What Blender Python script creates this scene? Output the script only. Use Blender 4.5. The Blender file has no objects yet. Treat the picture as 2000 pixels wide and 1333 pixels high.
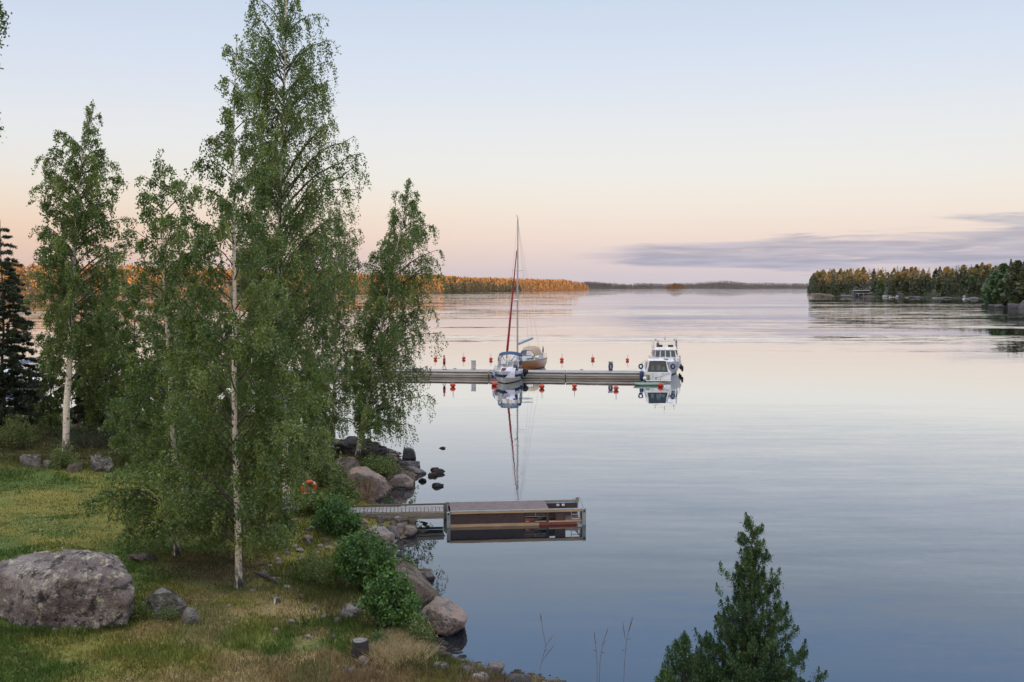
import bpy, math, random
import numpy as np
from mathutils import Vector, Matrix, noise as mnoise
R = math.radians
sc = bpy.context.scene
col = sc.collection
rng = np.random.default_rng(7)
random.seed(7)

# ------------------------------------------------------------------ camera, sky, sun, exposure
CAMH = 10.3; PITCH = R(3.11); F = 1944.0
cam = bpy.data.cameras.new('camera'); camo = bpy.data.objects.new('camera', cam); col.objects.link(camo)
cam.sensor_width = 36; cam.lens = 36 * F / 2000
cam.clip_start = 0.1; cam.clip_end = 40000
camo.location = (0, 0, CAMH); camo.rotation_euler = (R(90) - PITCH, 0, 0)
sc.camera = camo
sc.view_settings.view_transform = 'Standard'; sc.view_settings.look = 'None'
sc.view_settings.gamma = 1; sc.view_settings.exposure = 1.0
sc.cycles.max_bounces = 6; sc.cycles.transparent_max_bounces = 8; sc.cycles.volume_bounces = 0

SUN_EL = R(2.0); SLOPE = 0.15            # low sun behind the camera, a little to the left
sun = bpy.data.lights.new('sun', 'SUN'); suno = bpy.data.objects.new('sun', sun); col.objects.link(suno)
sun.energy = 5; sun.angle = R(0.5); sun.color = (1, 0.43, 0.14)
suno.rotation_euler = Vector((SLOPE, 1, -math.tan(SUN_EL))).to_track_quat('-Z', 'Y').to_euler()

def s2l(r, g, b):
    f = lambda c: (c / 255 / 12.92) if c <= 10 else ((c / 255 + .055) / 1.055) ** 2.4
    return (f(r), f(g), f(b), 1)

class NT:
    """small helper for node trees"""
    def __init__(s, nt): s.nt = nt; s.n = nt.nodes; s.l = nt.links
    def node(s, t, **k):
        n = s.n.new(t)
        for a, b in k.items(): setattr(n, a, b)
        return n
    def put(s, sock, v):
        if v is None: return
        if hasattr(v, 'is_output') or isinstance(v, bpy.types.NodeSocket): s.l.new(v, sock)
        else: sock.default_value = v
    def math(s, op, a, b=None, c=None, clamp=False):
        n = s.node('ShaderNodeMath', operation=op); n.use_clamp = clamp
        s.put(n.inputs[0], a); s.put(n.inputs[1], b); s.put(n.inputs[2], c)
        return n.outputs[0]
    def vmath(s, op, a, b=None):
        n = s.node('ShaderNodeVectorMath', operation=op)
        s.put(n.inputs[0], a); s.put(n.inputs[1], b)
        return n.outputs[0]
    def mix(s, f, a, b, mode='MIX'):
        n = s.node('ShaderNodeMix', data_type='RGBA', blend_type=mode)
        s.put(n.inputs[0], f); s.put(n.inputs[6], a); s.put(n.inputs[7], b)
        return n.outputs[2]
    def ramp(s, f, stops, mode='LINEAR'):
        n = s.node('ShaderNodeValToRGB'); r = n.color_ramp; r.interpolation = mode
        while len(r.elements) < len(stops): r.elements.new(0.5)
        for e, (p, c) in zip(r.elements, stops):
            e.position = p; e.color = c if hasattr(c, '__len__') else (c, c, c, 1)
        s.put(n.inputs[0], f); return n.outputs[0]
    def noise(s, vec, scale, detail=3, rough=.5, dist=0):
        n = s.node('ShaderNodeTexNoise'); s.put(n.inputs['Vector'], vec)
        n.inputs['Scale'].default_value = scale; n.inputs['Detail'].default_value = detail
        n.inputs['Roughness'].default_value = rough; n.inputs['Distortion'].default_value = dist
        return n.outputs
    def mapr(s, f, a, b, c=0, d=1):
        n = s.node('ShaderNodeMapRange'); s.put(n.inputs[0], f)
        for i, v in zip((1, 2, 3, 4), (a, b, c, d)): n.inputs[i].default_value = v
        n.interpolation_type = 'SMOOTHSTEP'
        return n.outputs[0]
    def comb(s, x, y, z):
        n = s.node('ShaderNodeCombineXYZ')
        for i, v in enumerate((x, y, z)): s.put(n.inputs[i], v)
        return n.outputs[0]
    def sep(s, v):
        n = s.node('ShaderNodeSeparateXYZ'); s.put(n.inputs[0], v); return n.outputs

w = bpy.data.worlds.new('World'); sc.world = w; w.use_nodes = True
W = NT(w.node_tree); W.n.clear()
tc = W.node('ShaderNodeTexCoord').outputs['Generated']
x, y, z = W.sep(W.vmath('NORMALIZE', tc))
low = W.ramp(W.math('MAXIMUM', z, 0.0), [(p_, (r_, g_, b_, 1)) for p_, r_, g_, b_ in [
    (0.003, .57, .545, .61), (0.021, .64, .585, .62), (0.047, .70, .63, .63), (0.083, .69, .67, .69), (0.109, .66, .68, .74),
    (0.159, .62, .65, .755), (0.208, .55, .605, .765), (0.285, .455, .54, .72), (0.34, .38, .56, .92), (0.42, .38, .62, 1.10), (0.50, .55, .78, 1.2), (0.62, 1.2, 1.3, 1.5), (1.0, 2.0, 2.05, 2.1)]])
# warmer low sky towards the left and behind
lowm = W.mapr(z, 0.15, 0.02)
az = W.math('DIVIDE', x, W.math('MAXIMUM', y, 0.05))
warm = W.math('MULTIPLY', W.mapr(az, 0.15, -0.55), lowm)
skyc = W.mix(warm, low, W.mix(1.0, low, (1.0, 0.86, 0.74, 1), 'MULTIPLY'))
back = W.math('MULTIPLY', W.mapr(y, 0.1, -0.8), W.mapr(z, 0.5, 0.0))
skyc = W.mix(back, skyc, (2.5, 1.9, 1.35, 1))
# low cloud bank on the right
el = z
cvec = W.comb(W.math('MULTIPLY', az, 8.0), W.math('MULTIPLY', el, 130.0), 3.3)
n1 = W.noise(cvec, 0.8, 6, .6, .5)[0]
mid = W.math('MULTIPLY_ADD', W.math('SUBTRACT', az, 0.08), 0.004, 0.0305)      # centre line climbs to the right
dist = W.math('ABSOLUTE', W.math('SUBTRACT', el, mid))
wid = W.math('MULTIPLY_ADD', W.math('MAXIMUM', W.math('SUBTRACT', az, 0.06), 0.0), 0.060, 0.006)
band = W.math('SUBTRACT', 1.0, W.math('DIVIDE', dist, wid))
side = W.mapr(az, 0.045, 0.13)
cl = W.math('MULTIPLY', W.mapr(W.math('ADD', W.math('MULTIPLY', band, 0.28), n1), 0.46, 0.70), side)
cl = W.math('MULTIPLY', cl, W.mapr(band, -0.7, 0.1))
# few small wisps above
n2 = W.noise(W.comb(W.math('MULTIPLY', az, 9.0), W.math('MULTIPLY', el, 130.0), 9.1), 0.8, 4, .6, .2)[0]
wis = W.math('MULTIPLY', W.mapr(n2, 0.64, 0.72), W.math('MULTIPLY', W.mapr(az, 0.2, 0.34), W.math('MULTIPLY', W.mapr(el, 0.045, 0.06), W.mapr(el, 0.085, 0.072))))
cl = W.math('MAXIMUM', cl, W.math('MULTIPLY', wis, .6))
ccol = W.mix(W.mapr(W.noise(cvec, 1.6, 3)[0], .35, .65), s2l(142, 157, 184), s2l(172, 180, 200))
skyc = W.mix(W.math('MULTIPLY', cl, 0.9), skyc, ccol)
nish = W.node('ShaderNodeTexSky', sky_type='NISHITA'); nish.sun_disc = False
nish.sun_elevation = SUN_EL; nish.sun_rotation = R(188.5); nish.air_density = 1.2; nish.dust_density = 1.5
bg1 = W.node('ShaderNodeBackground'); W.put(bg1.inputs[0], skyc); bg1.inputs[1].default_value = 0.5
bg2 = W.node('ShaderNodeBackground'); W.put(bg2.inputs[0], nish.outputs[0]); bg2.inputs[1].default_value = 0.05
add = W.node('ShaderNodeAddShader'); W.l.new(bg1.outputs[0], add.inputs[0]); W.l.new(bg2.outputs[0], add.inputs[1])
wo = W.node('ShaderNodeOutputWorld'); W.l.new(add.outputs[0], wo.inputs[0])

# ------------------------------------------------------------------ pixel <-> world helpers (photo pixels, 2000x1333)
cP, sP = math.cos(PITCH), math.sin(PITCH)
def ray(u, v):
    a = (u - 1000) / F; b = -(v - 666.5) / F
    return Vector((a, cP + b * sP, -sP + b * cP))
def P(u, v, z=0.0):
    d = ray(u, v); t = (z - CAMH) / d.z
    return Vector((d.x * t, d.y * t, z))
def Pd(u, v, Y):
    d = ray(u, v); t = Y / d.y
    return Vector((d.x * t, Y, CAMH + d.z * t))

# numpy value noise
def _h(ix, iy, iz):
    n = (ix * 374761393 + iy * 668265263 + iz * 1274126177) & 0xffffffff
    n = ((n ^ (n >> 13)) * 1274126177) & 0xffffffff
    return ((n ^ (n >> 16)) & 0xffff) / 65535.0
def vn(x, y, z=0.0):
    x = np.asarray(x, float); y = np.asarray(y, float); z = np.zeros_like(x) + z
    ix, iy, iz = (np.floor(q).astype(np.int64) for q in (x, y, z))
    fx, fy, fz = x - ix, y - iy, z - iz
    fx, fy, fz = (q * q * (3 - 2 * q) for q in (fx, fy, fz))
    r = 0
    for dx in (0, 1):
        for dy in (0, 1):
            for dz in (0, 1):
                r = r + _h(ix + dx, iy + dy, iz + dz) * (fx if dx else 1 - fx) * (fy if dy else 1 - fy) * (fz if dz else 1 - fz)
    return r * 2 - 1
def fbm(x, y, z=0.0, o=4):
    r = 0; a = 1.0
    for i in range(o):
        r = r + a * vn(x * 2 ** i + 17 * i, y * 2 ** i + 5 * i, z * 2 ** i); a *= .5
    return r

# ------------------------------------------------------------------ object helpers
def tag(o, label=None, cat=None, group=None, kind=None):
    if label: o['label'] = label
    if cat: o['category'] = cat
    if group: o['group'] = group
    if kind: o['kind'] = kind
    return o
def empty(name, loc, label, cat, group=None, rz=0):
    o = bpy.data.objects.new(name, None); col.objects.link(o)
    o.location = loc; o.rotation_euler = (0, 0, rz); o.empty_display_size = .2
    return tag(o, label, cat, group)
def link(name, me, parent=None):
    o = bpy.data.objects.new(name, me); col.objects.link(o)
    if parent is not None: o.parent = parent
    return o
def np_mesh(name, V, faces, mats, smooth=False, fattr=None, vattr=None, midx=None):
    """V (n,3); faces (m,k) array with constant k"""
    me = bpy.data.meshes.new(name); V = np.ascontiguousarray(V, np.float32); faces = np.ascontiguousarray(faces, np.int32)
    m, k = faces.shape
    me.vertices.add(len(V)); me.vertices.foreach_set('co', V.ravel())
    me.loops.add(m * k); me.loops.foreach_set('vertex_index', faces.ravel())
    me.polygons.add(m); me.polygons.foreach_set('loop_start', np.arange(0, m * k, k, dtype=np.int32))
    if smooth: me.polygons.foreach_set('use_smooth', np.ones(m, bool))
    if midx is not None: me.polygons.foreach_set('material_index', np.asarray(midx, np.int32))
    for mt in (mats if isinstance(mats, (list, tuple)) else [mats]): me.materials.append(mt)
    if fattr is not None:
        a = me.attributes.new('var', 'FLOAT', 'FACE'); a.data.foreach_set('value', np.asarray(fattr, np.float32))
    if vattr is not None:
        a = me.attributes.new('tint', 'FLOAT_COLOR', 'POINT'); a.data.foreach_set('color', np.asarray(vattr, np.float32).ravel())
    me.update(calc_edges=True); me.validate()
    return me

class MB:
    """collects shapes, builds ONE mesh"""
    def __init__(s): s.v = []; s.f = []; s.m = []; s.sm = []
    def add(s, vs, fs, m=0, smooth=False):
        b = len(s.v); s.v += [tuple(q) for q in vs]
        for f in fs: s.f.append([i + b for i in f]); s.m.append(m); s.sm.append(smooth)
        return s
    def box(s, c, size, rz=0, m=0, ry=0, rx=0, taper=1.0, bev=0):
        hx, hy, hz = (q / 2 for q in size)
        M = Matrix.Rotation(rz, 3, 'Z') @ Matrix.Rotation(ry, 3, 'Y') @ Matrix.Rotation(rx, 3, 'X')
        vs = []
        for zz, t in ((-hz, 1), (hz, taper)):
            for xx, yy in ((-hx, -hy), (hx, -hy), (hx, hy), (-hx, hy)):
                vs.append(M @ Vector((xx * t, yy * t, zz)) + Vector(c))
        return s.add(vs, [(3, 2, 1, 0), (4, 5, 6, 7), (0, 1, 5, 4), (1, 2, 6, 5), (2, 3, 7, 6), (3, 0, 4, 7)], m)
    def tube(s, pts, r, n=6, m=0, closed=False, cap=True):
        pts = [Vector(p) for p in pts]; k = len(pts)
        rs = r if hasattr(r, '__len__') else [r] * k
        vs = []; up = Vector((0.03, 0.05, 1))
        for i, p in enumerate(pts):
            if closed: t = pts[(i + 1) % k] - pts[i - 1]
            else: t = pts[min(i + 1, k - 1)] - pts[max(i - 1, 0)]
            t.normalize()
            a = t.cross(up if abs(t.z) < .9 else Vector((1, .03, 0))).normalized(); b = t.cross(a)
            if abs(t.z) >= .9: pass
            for j in range(n):
                an = 2 * math.pi * j / n
                vs.append(p + (a * math.cos(an) + b * math.sin(an)) * rs[i])
        fs = []
        for i in range(k if closed else k - 1):
            for j in range(n):
                i2 = (i + 1) % k; j2 = (j + 1) % n
                fs.append((i * n + j, i * n + j2, i2 * n + j2, i2 * n + j))
        s.add(vs, fs, m, True)
        if cap and not closed:
            s.add(vs[:n], [tuple(range(n))[::-1]], m); s.add(vs[-n:], [tuple(range(n))], m)
        return s
    def lathe(s, prof, c=(0, 0, 0), n=12, m=0, ax='Z', smooth=True):
        vs = []
        for r, h in prof:
            for j in range(n):
                a = 2 * math.pi * j / n; q = (r * math.cos(a), r * math.sin(a), h)
                if ax == 'X': q = (q[2], q[0], q[1])
                if ax == 'Y': q = (q[0], q[2], q[1])
                vs.append((q[0] + c[0], q[1] + c[1], q[2] + c[2]))
        fs = []
        for i in range(len(prof) - 1):
            for j in range(n):
                j2 = (j + 1) % n; fs.append((i * n + j, i * n + j2, (i + 1) * n + j2, (i + 1) * n + j))
        return s.add(vs, fs, m, smooth)
    def loft(s, rings, mats=None, closed=False, smooth=True, m=0):
        """rings: list of equally long point lists; mats: material per band between points"""
        n = len(rings[0]); vs = [p for r in rings for p in r]
        for j in range(n if closed else n - 1):
            fs = [(i * n + j, i * n + (j + 1) % n, (i + 1) * n + (j + 1) % n, (i + 1) * n + j) for i in range(len(rings) - 1)]
            b = len(s.v)
            if j == 0: s._b = b; s.v += [tuple(q) for q in vs]
            for f in fs: s.f.append([q + s._b for q in f]); s.m.append(mats[j] if mats else m); s.sm.append(smooth)
        return s
    def poly(s, pts, m=0): return s.add(pts, [tuple(range(len(pts)))], m)
    def plate(s, pts, th, m=0):
        """polygon pts given thickness along its normal"""
        pts = [Vector(p) for p in pts]; nrm = (pts[1] - pts[0]).cross(pts[2] - pts[1]).normalized() * th
        n = len(pts); vs = pts + [p + nrm for p in pts]
        fs = [tuple(range(n))[::-1], tuple(range(n, 2 * n))] + [(i, (i + 1) % n, n + (i + 1) % n, n + i) for i in range(n)]
        return s.add(vs, fs, m)
    def build(s, name, mats, parent=None, bevel=0):
        me = bpy.data.meshes.new(name); me.from_pydata(s.v, [], s.f)
        for mt in (mats if isinstance(mats, (list, tuple)) else [mats]): me.materials.append(mt)
        me.polygons.foreach_set('material_index', s.m); me.polygons.foreach_set('use_smooth', s.sm); me.update()
        o = link(name, me, parent)
        if bevel:
            b = o.modifiers.new('bevel', 'BEVEL'); b.width = bevel; b.segments = 2; b.limit_method = 'ANGLE'
        return o

# ------------------------------------------------------------------ materials
def new_mat(name):
    m = bpy.data.materials.new(name); m.use_nodes = True; T = NT(m.node_tree); T.n.clear()
    out = T.node('ShaderNodeOutputMaterial'); return m, T, out
def pmat(name, c1, c2=None, scale=4.0, rough=.7, bump=0.0, bscale=None, metal=0, stretch=(1, 1, 1), coord='Object', lo=.35, hi=.65, ior=1.45, coat=0):
    m, T, out = new_mat(name)
    b = T.node('ShaderNodeBsdfPrincipled'); T.l.new(b.outputs[0], out.inputs[0])
    b.inputs['Roughness'].default_value = rough; b.inputs['Metallic'].default_value = metal; b.inputs['IOR'].default_value = ior
    b.inputs['Coat Weight'].default_value = coat
    c1 = tuple(c1[:3]) + (1,)
    v = T.node('ShaderNodeTexCoord').outputs[coord]
    if stretch != (1, 1, 1): v = T.vmath('MULTIPLY', v, stretch)
    if c2 is None: c2 = tuple(q * .8 for q in c1[:3])
    c2 = tuple(c2[:3]) + (1,)
    n = T.noise(v, scale, 5, .6)[0]
    T.put(b.inputs['Base Color'], T.mix(T.mapr(n, lo, hi), c1, c2))
    if bump:
        bn = T.node('ShaderNodeBump'); bn.inputs['Strength'].default_value = 1; bn.inputs['Distance'].default_value = bump
        T.put(bn.inputs['Height'], T.noise(v, bscale or scale * 3, 6, .65)[0]); T.l.new(bn.outputs[0], b.inputs['Normal'])
    return m
def leaf_mat(name, ca, cb, trans=.35, rough=.55):
    m, T, out = new_mat(name)
    v = T.node('ShaderNodeAttribute', attribute_name='var').outputs['Fac']
    c = T.mix(v, tuple(ca) + (1,), tuple(cb) + (1,))
    big = T.noise(T.node('ShaderNodeTexCoord').outputs['Object'], .9, 3)[0]
    c = T.mix(T.mapr(big, .35, .7, 0, .35), c, T.mix(1.0, c, (1.5, 1.35, .9, 1), 'MULTIPLY'))
    d = T.node('ShaderNodeBsdfPrincipled'); T.put(d.inputs['Base Color'], c); d.inputs['Roughness'].default_value = rough
    d.inputs['Specular IOR Level'].default_value = .55
    t = T.node('ShaderNodeBsdfTranslucent'); T.put(t.inputs[0], T.mix(1.0, c, (1.1, 1.3, .6, 1), 'MULTIPLY'))
    mx = T.node('ShaderNodeMixShader'); mx.inputs[0].default_value = trans
    T.l.new(d.outputs[0], mx.inputs[1]); T.l.new(t.outputs[0], mx.inputs[2]); T.l.new(mx.outputs[0], out.inputs[0])
    return m

M_birch_leaf = leaf_mat('birch_leaf', (.062, .108, .030), (.235, .280, .085), .3, .38)
M_under_leaf = leaf_mat('understory_leaf', (.070, .115, .032), (.215, .255, .075), .3, .42)
M_bush_leaf = leaf_mat('alder_leaf', (.035, .095, .028), (.125, .22, .055))
M_pine_leaf = leaf_mat('pine_needles', (.022, .038, .018), (.055, .076, .034), .2)
M_jun_leaf = leaf_mat('juniper_needles', (.020, .055, .022), (.080, .145, .045), .2)
M_far_leaf = leaf_mat('far_conifer', (.034, .056, .026), (.100, .096, .040), .12)
M_far_dec = leaf_mat('far_birch', (.034, .070, .024), (.075, .115, .038), .2)
M_islet = leaf_mat('islet_wood', (.022, .028, .018), (.060, .046, .026), .1)
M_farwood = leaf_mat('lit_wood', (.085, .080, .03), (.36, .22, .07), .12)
M_far_shaded = leaf_mat('distant_wood', (.008, .015, .018), (.014, .020, .020), .05)  # far shore's shade put into the base colour; the sun still reaches it
M_bark = pmat('bark', (.07, .055, .045), (.13, .11, .09), 8, .9, .01, stretch=(1, 1, .25))
M_pinebark = pmat('pine_bark', (.20, .09, .05), (.12, .07, .05), 8, .9, .01)

def birch_bark():
    m, T, out = new_mat('birch_bark')
    b = T.node('ShaderNodeBsdfPrincipled'); T.l.new(b.outputs[0], out.inputs[0]); b.inputs['Roughness'].default_value = .75
    tc = T.node('ShaderNodeTexCoord').outputs['Object']; z = T.sep(tc)[2]
    white = T.mix(T.noise(tc, 6, 3)[0], (.88, .76, .62, 1), (.70, .60, .50, 1))
    v = T.vmath('MULTIPLY', tc, (1.2, 1.2, 6.0))
    marks = T.mapr(T.noise(v, 1.6, 4, .6)[0], .60, .66)
    patch = T.mapr(T.noise(tc, 3.3, 4, .7)[0], .60, .68)
    c = T.mix(T.math('MAXIMUM', marks, patch), white, (.05, .042, .036, 1))
    base = T.math('MULTIPLY', T.mapr(z, 1.3, .1), T.mapr(T.noise(T.vmath('MULTIPLY', tc, (1, 1, .4)), 9, 4)[0], .35, .55))
    c = T.mix(base, c, (.055, .042, .038, 1))
    T.put(b.inputs['Base Color'], c)
    bn = T.node('ShaderNodeBump'); bn.inputs['Distance'].default_value = .02
    T.put(bn.inputs['Height'], T.noise(v, 5, 4)[0]); T.l.new(bn.outputs[0], b.inputs['Normal'])
    return m
M_birch = birch_bark()

def rock_mat(name, ca, cb, lichen=(.40, .41, .33), la=.5, dark=(.035, .033, .032), da=.5, moss=0.0):
    m, T, out = new_mat(name)
    b = T.node('ShaderNodeBsdfPrincipled'); T.l.new(b.outputs[0], out.inputs[0]); b.inputs['Roughness'].default_value = .85
    b.inputs['Specular IOR Level'].default_value = .25
    g = T.node('ShaderNodeTexCoord').outputs['Object']
    oi = T.node('ShaderNodeObjectInfo').outputs['Random']
    g = T.vmath('ADD', g, T.comb(T.math('MULTIPLY', oi, 50), T.math('MULTIPLY', oi, 31), 0.0))
    f4 = lambda c: tuple(c) + (1,)
    c = T.mix(T.mapr(T.noise(g, 1.1, 5, .6)[0], .38, .62), f4(ca), f4(cb))
    c = T.mix(T.mapr(T.noise(g, 22, 3, .7)[0], .42, .60, 0, .45), c, f4([q * .45 for q in ca]))
    c = T.mix(T.math('MULTIPLY', T.mapr(T.noise(g, 2.3, 7, .72, .4)[0], .51, .61), da), c, f4(dark))
    c = T.mix(T.math('MULTIPLY', T.mapr(T.noise(g, 4.1, 7, .76, .3)[0], .53, .62), la), c, f4(lichen))
    if moss:
        nz = T.sep(T.node('ShaderNodeNewGeometry').outputs['Normal'])[2]
        c = T.mix(T.math('MULTIPLY', T.math('MULTIPLY', T.mapr(nz, .3, .8), T.mapr(T.noise(g, 3, 4)[0], .4, .55)), moss), c, (.05, .048, .02, 1))
    pz = T.sep(T.node('ShaderNodeNewGeometry').outputs['Position'])[2]
    c = T.mix(T.mapr(pz, .16, .05, 0, .75), c, (.02, .018, .017, 1))        # wet band at the waterline
    T.put(b.inputs['Base Color'], c)
    bn = T.node('ShaderNodeBump'); bn.inputs['Distance'].default_value = .2
    hh = T.math('ADD', T.noise(g, 3.5, 8, .7)[0], T.math('MULTIPLY', T.noise(g, 18, 5, .7)[0], .3))
    T.put(bn.inputs['Height'], hh); T.l.new(bn.outputs[0], b.inputs['Normal'])
    return m
M_rock_grey = rock_mat('granite_grey', (.17, .14, .14), (.26, .22, .21))
M_rock_big = rock_mat('granite_lichen', (.21, .165, .16), (.38, .32, .30), (.60, .55, .40), .8, (.035, .031, .032), .9)
M_rock_pink = rock_mat('granite_pink', (.40, .27, .22), (.31, .26, .235), (.42, .38, .34), .3, (.10, .085, .085), .55)
M_rock_brown = rock_mat('granite_brown', (.17, .125, .10), (.24, .19, .16), (.28, .26, .18), .35, (.04, .034, .03), .6, .5)
M_rock_dark = rock_mat('granite_dark', (.105, .098, .105), (.17, .155, .16), (.2, .2, .19), .3)
M_rock_wet = rock_mat('wet_rock', (.05, .038, .038), (.085, .06, .055), (.1, .09, .08), .2)
M_rock_pale = rock_mat('granite_pale', (.42, .34, .32), (.34, .30, .29), (.5, .48, .44), .3, (.14, .12, .12), .3)
M_rock_moss = rock_mat('mossy_rock', (.20, .17, .16), (.30, .27, .25), (.42, .42, .38), .6, (.04, .035, .03), .6, .9)

M_white = pmat('white_gelcoat', (.72, .72, .72), (.60, .60, .61), 2, .35, coat=.3)
M_cream = pmat('cream_gelcoat', (.62, .58, .50), (.52, .48, .42), 2, .4)
M_navy = pmat('navy_paint', (.015, .025, .09), (.02, .03, .10), 2, .4)
M_blue = pmat('blue_canvas', (.012, .045, .12), (.02, .06, .15), 3, .85, .004)
M_bluebuoy = pmat('blue_rubber', (.008, .022, .08), (.01, .03, .10), 3, .6)
M_black = pmat('black_rubber', (.012, .012, .014), (.02, .02, .022), 4, .6)
M_steel = pmat('stainless', (.55, .55, .56), (.4, .4, .42), 6, .3, metal=1)
M_alu = pmat('mast_aluminium', (.45, .44, .42), (.38, .37, .35), 3, .45, metal=.6)
M_red = pmat('red_canvas', (.26, .012, .02), (.18, .010, .018), 3, .8)
M_buoy = pmat('orange_buoy', (.55, .055, .024), (.42, .042, .02), 4, .45)
M_orange = pmat('orange_ring', (.75, .14, .03), (.62, .10, .03), 4, .5)
M_hullwood = pmat('varnished_hull', (.62, .22, .045), (.44, .14, .028), 3, .3, stretch=(1, 1, 8), coat=.4)
M_teak = pmat('teak_deck', (.27, .22, .17), (.20, .17, .14), 6, .7, stretch=(1, 12, 1))
M_tan = pmat('tan_canvas', (.45, .34, .24), (.38, .29, .20), 3, .85)
M_cloth = pmat('white_cloth', (.62, .58, .66), (.55, .52, .60), 5, .9, .01)
M_plank = pmat('weathered_planks', (.28, .26, .25), (.20, .185, .18), 5, .85, .003, stretch=(1, 1, 1))
M_beam = pmat('weathered_beam', (.27, .215, .155), (.17, .145, .115), 4, .85, .004, stretch=(.4, 6, 6))
M_lightwood = pmat('light_wood', (.46, .31, .17), (.32, .21, .13), 4, .8, .003, stretch=(.3, 6, 6))
M_brown = pmat('brown_boards', (.070, .042, .040), (.050, .032, .030), 5, .75, .002)
M_browndeck = pmat('brown_deck', (.17, .125, .12), (.13, .095, .095), 3, .75)
M_galv = pmat('galvanised_post', (.30, .31, .30), (.22, .23, .22), 6, .5, metal=.3)
M_redwood = pmat('red_brown_board', (.22, .05, .03), (.15, .04, .025), 5, .6)
M_conc = pmat('pontoon_concrete', (.66, .61, .54), (.52, .48, .42), 1.5, .85, .01, stretch=(.3, 1, 2))
M_conc2 = pmat('pontoon_concrete_wet', (.46, .43, .37), (.30, .28, .24), 1.5, .6, .01, stretch=(.3, 1, 2))
M_rub = pmat('rubbing_timber', (.16, .11, .085), (.11, .08, .065), 2, .85, stretch=(.2, 1, 1))
M_deck = pmat('grey_deck', (.33, .31, .31), (.26, .245, .25), 1.2, .85)
M_jacket = pmat('red_jacket', (.40, .018, .035), (.30, .014, .028), 8, .8)
M_shorts = pmat('dark_shorts', (.02, .02, .035), None, 8, .85)
M_skin = pmat('skin', (.50, .27, .18), (.45, .24, .16), 8, .6)
M_hair = pmat('hair', (.04, .025, .015), None, 8, .8)
M_greyj = pmat('grey_jacket', (.12, .15, .15), (.09, .11, .11), 8, .85)
M_stump = pmat('stump_bark', (.020, .017, .016), (.035, .03, .028), 5, .9, .02, stretch=(1, 1, .3))
M_cut = pmat('cut_wood', (.22, .21, .19), (.12, .115, .10), 5, .85, .01)
M_straw = leaf_mat('straw', (.25, .18, .09), (.40, .30, .16), .3)
M_green_inflat = pmat('green_vinyl', (.20, .30, .24), (.16, .25, .20), 3, .5)
def glass_mat():
    m, T, out = new_mat('dark_glass')
    b = T.node('ShaderNodeBsdfPrincipled'); b.inputs['Base Color'].default_value = (.02, .025, .03, 1)
    b.inputs['Roughness'].default_value = .05; T.l.new(b.outputs[0], out.inputs[0]); return m
M_glass = glass_mat()
def clear_mat():
    m, T, out = new_mat('clear_vinyl')
    b = T.node('ShaderNodeBsdfGlossy'); b.inputs[1].default_value = .1; b.inputs[0].default_value = (.8, .8, .8, 1)
    t = T.node('ShaderNodeBsdfTransparent'); t.inputs[0].default_value = (.72, .72, .72, 1)
    mx = T.node('ShaderNodeMixShader'); mx.inputs[0].default_value = .12
    T.l.new(t.outputs[0], mx.inputs[1]); T.l.new(b.outputs[0], mx.inputs[2]); T.l.new(mx.outputs[0], out.inputs[0]); return m
M_clear = clear_mat()
# ------------------------------------------------------------------ terrain
shore = [(90, 8), (25, 12), (12, 17.5), (6, 21)] + [tuple(P(u, v, 0)[:2]) for u, v in [
    (1050, 1322), (975, 1318), (915, 1298), (868, 1272), (842, 1245), (858, 1205), (845, 1165), (800, 1112), (772, 1085),
    (765, 1052), (800, 1045), (822, 1030), (800, 1008), (748, 988), (735, 968), (790, 950), (815, 925), (790, 905),
    (775, 885), (740, 872), (690, 864), (640, 858), (600, 845), (520, 825), (400, 812), (250, 806), (100, 803), (0, 800), (-200, 797)]] \
    + [(-110, 90), (-700, 60), (-700, -900), (700, -900), (700, 8)]
SH = np.array(shore)
def sdist(x, y):
    x = np.asarray(x, float); y = np.asarray(y, float)
    best = np.full(x.shape, 1e9); ins = np.zeros(x.shape, bool)
    A = SH; B = np.roll(SH, -1, 0)
    for (ax, ay), (bx, by) in zip(A, B):
        dx, dy = bx - ax, by - ay
        t = np.clip(((x - ax) * dx + (y - ay) * dy) / (dx * dx + dy * dy), 0, 1)
        best = np.minimum(best, np.hypot(x - ax - t * dx, y - ay - t * dy))
        if abs(dy) > 1e-9:
            c = ((ay > y) != (by > y)) & (x < dx * (y - ay) / dy + ax); ins ^= c
    return np.where(ins, best, -best)
def height(x, y, fine=True):
    d = sdist(x, y) + (.25 * fbm(np.asarray(x) * .7, np.asarray(y) * .7, 3.0, 3))
    h = np.where(d > 0, .33 * (1 - np.exp(-np.maximum(d, 0) / .7)) + .07 * np.minimum(np.maximum(d, 0), 18) + .03 * np.maximum(d - 18, 0), np.maximum(d * .6, -2.0))
    h = np.minimum(h, 6.0)
    h = h + np.where(d > 0, np.minimum(d, 2) / 2, 0) * (.10 * fbm(np.asarray(x) * .35, np.asarray(y) * .35, 1.0, 3) + .03 * fbm(np.asarray(x) * 2, np.asarray(y) * 2, 2.0, 2))
    # unseen ridge added behind the viewpoint, shaped to keep low sun off near shore
    xr = np.asarray(x) - SLOPE * (np.asarray(y) + 300)
    top = 22 + 22 * np.clip((xr + 220) / 90, 0, 1) + 22 * np.clip((xr - 40) / 60, 0, 1) + 3.0 * vn(xr * .08, xr * 0 + 3) + 2.0 * vn(xr * .3, xr * 0 + 5)
    k = np.exp(-((np.asarray(y) + 300) / 90.0) ** 2)
    return h + np.where(np.asarray(y) < -60, np.maximum(top - 6, 0) * k, 0)
FX = np.arange(-62, 22.01, .25); FY = np.arange(12, 96.01, .25)
gx, gy = np.meshgrid(FX, FY)
FH = height(gx, gy); FD = sdist(gx, gy)
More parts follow.
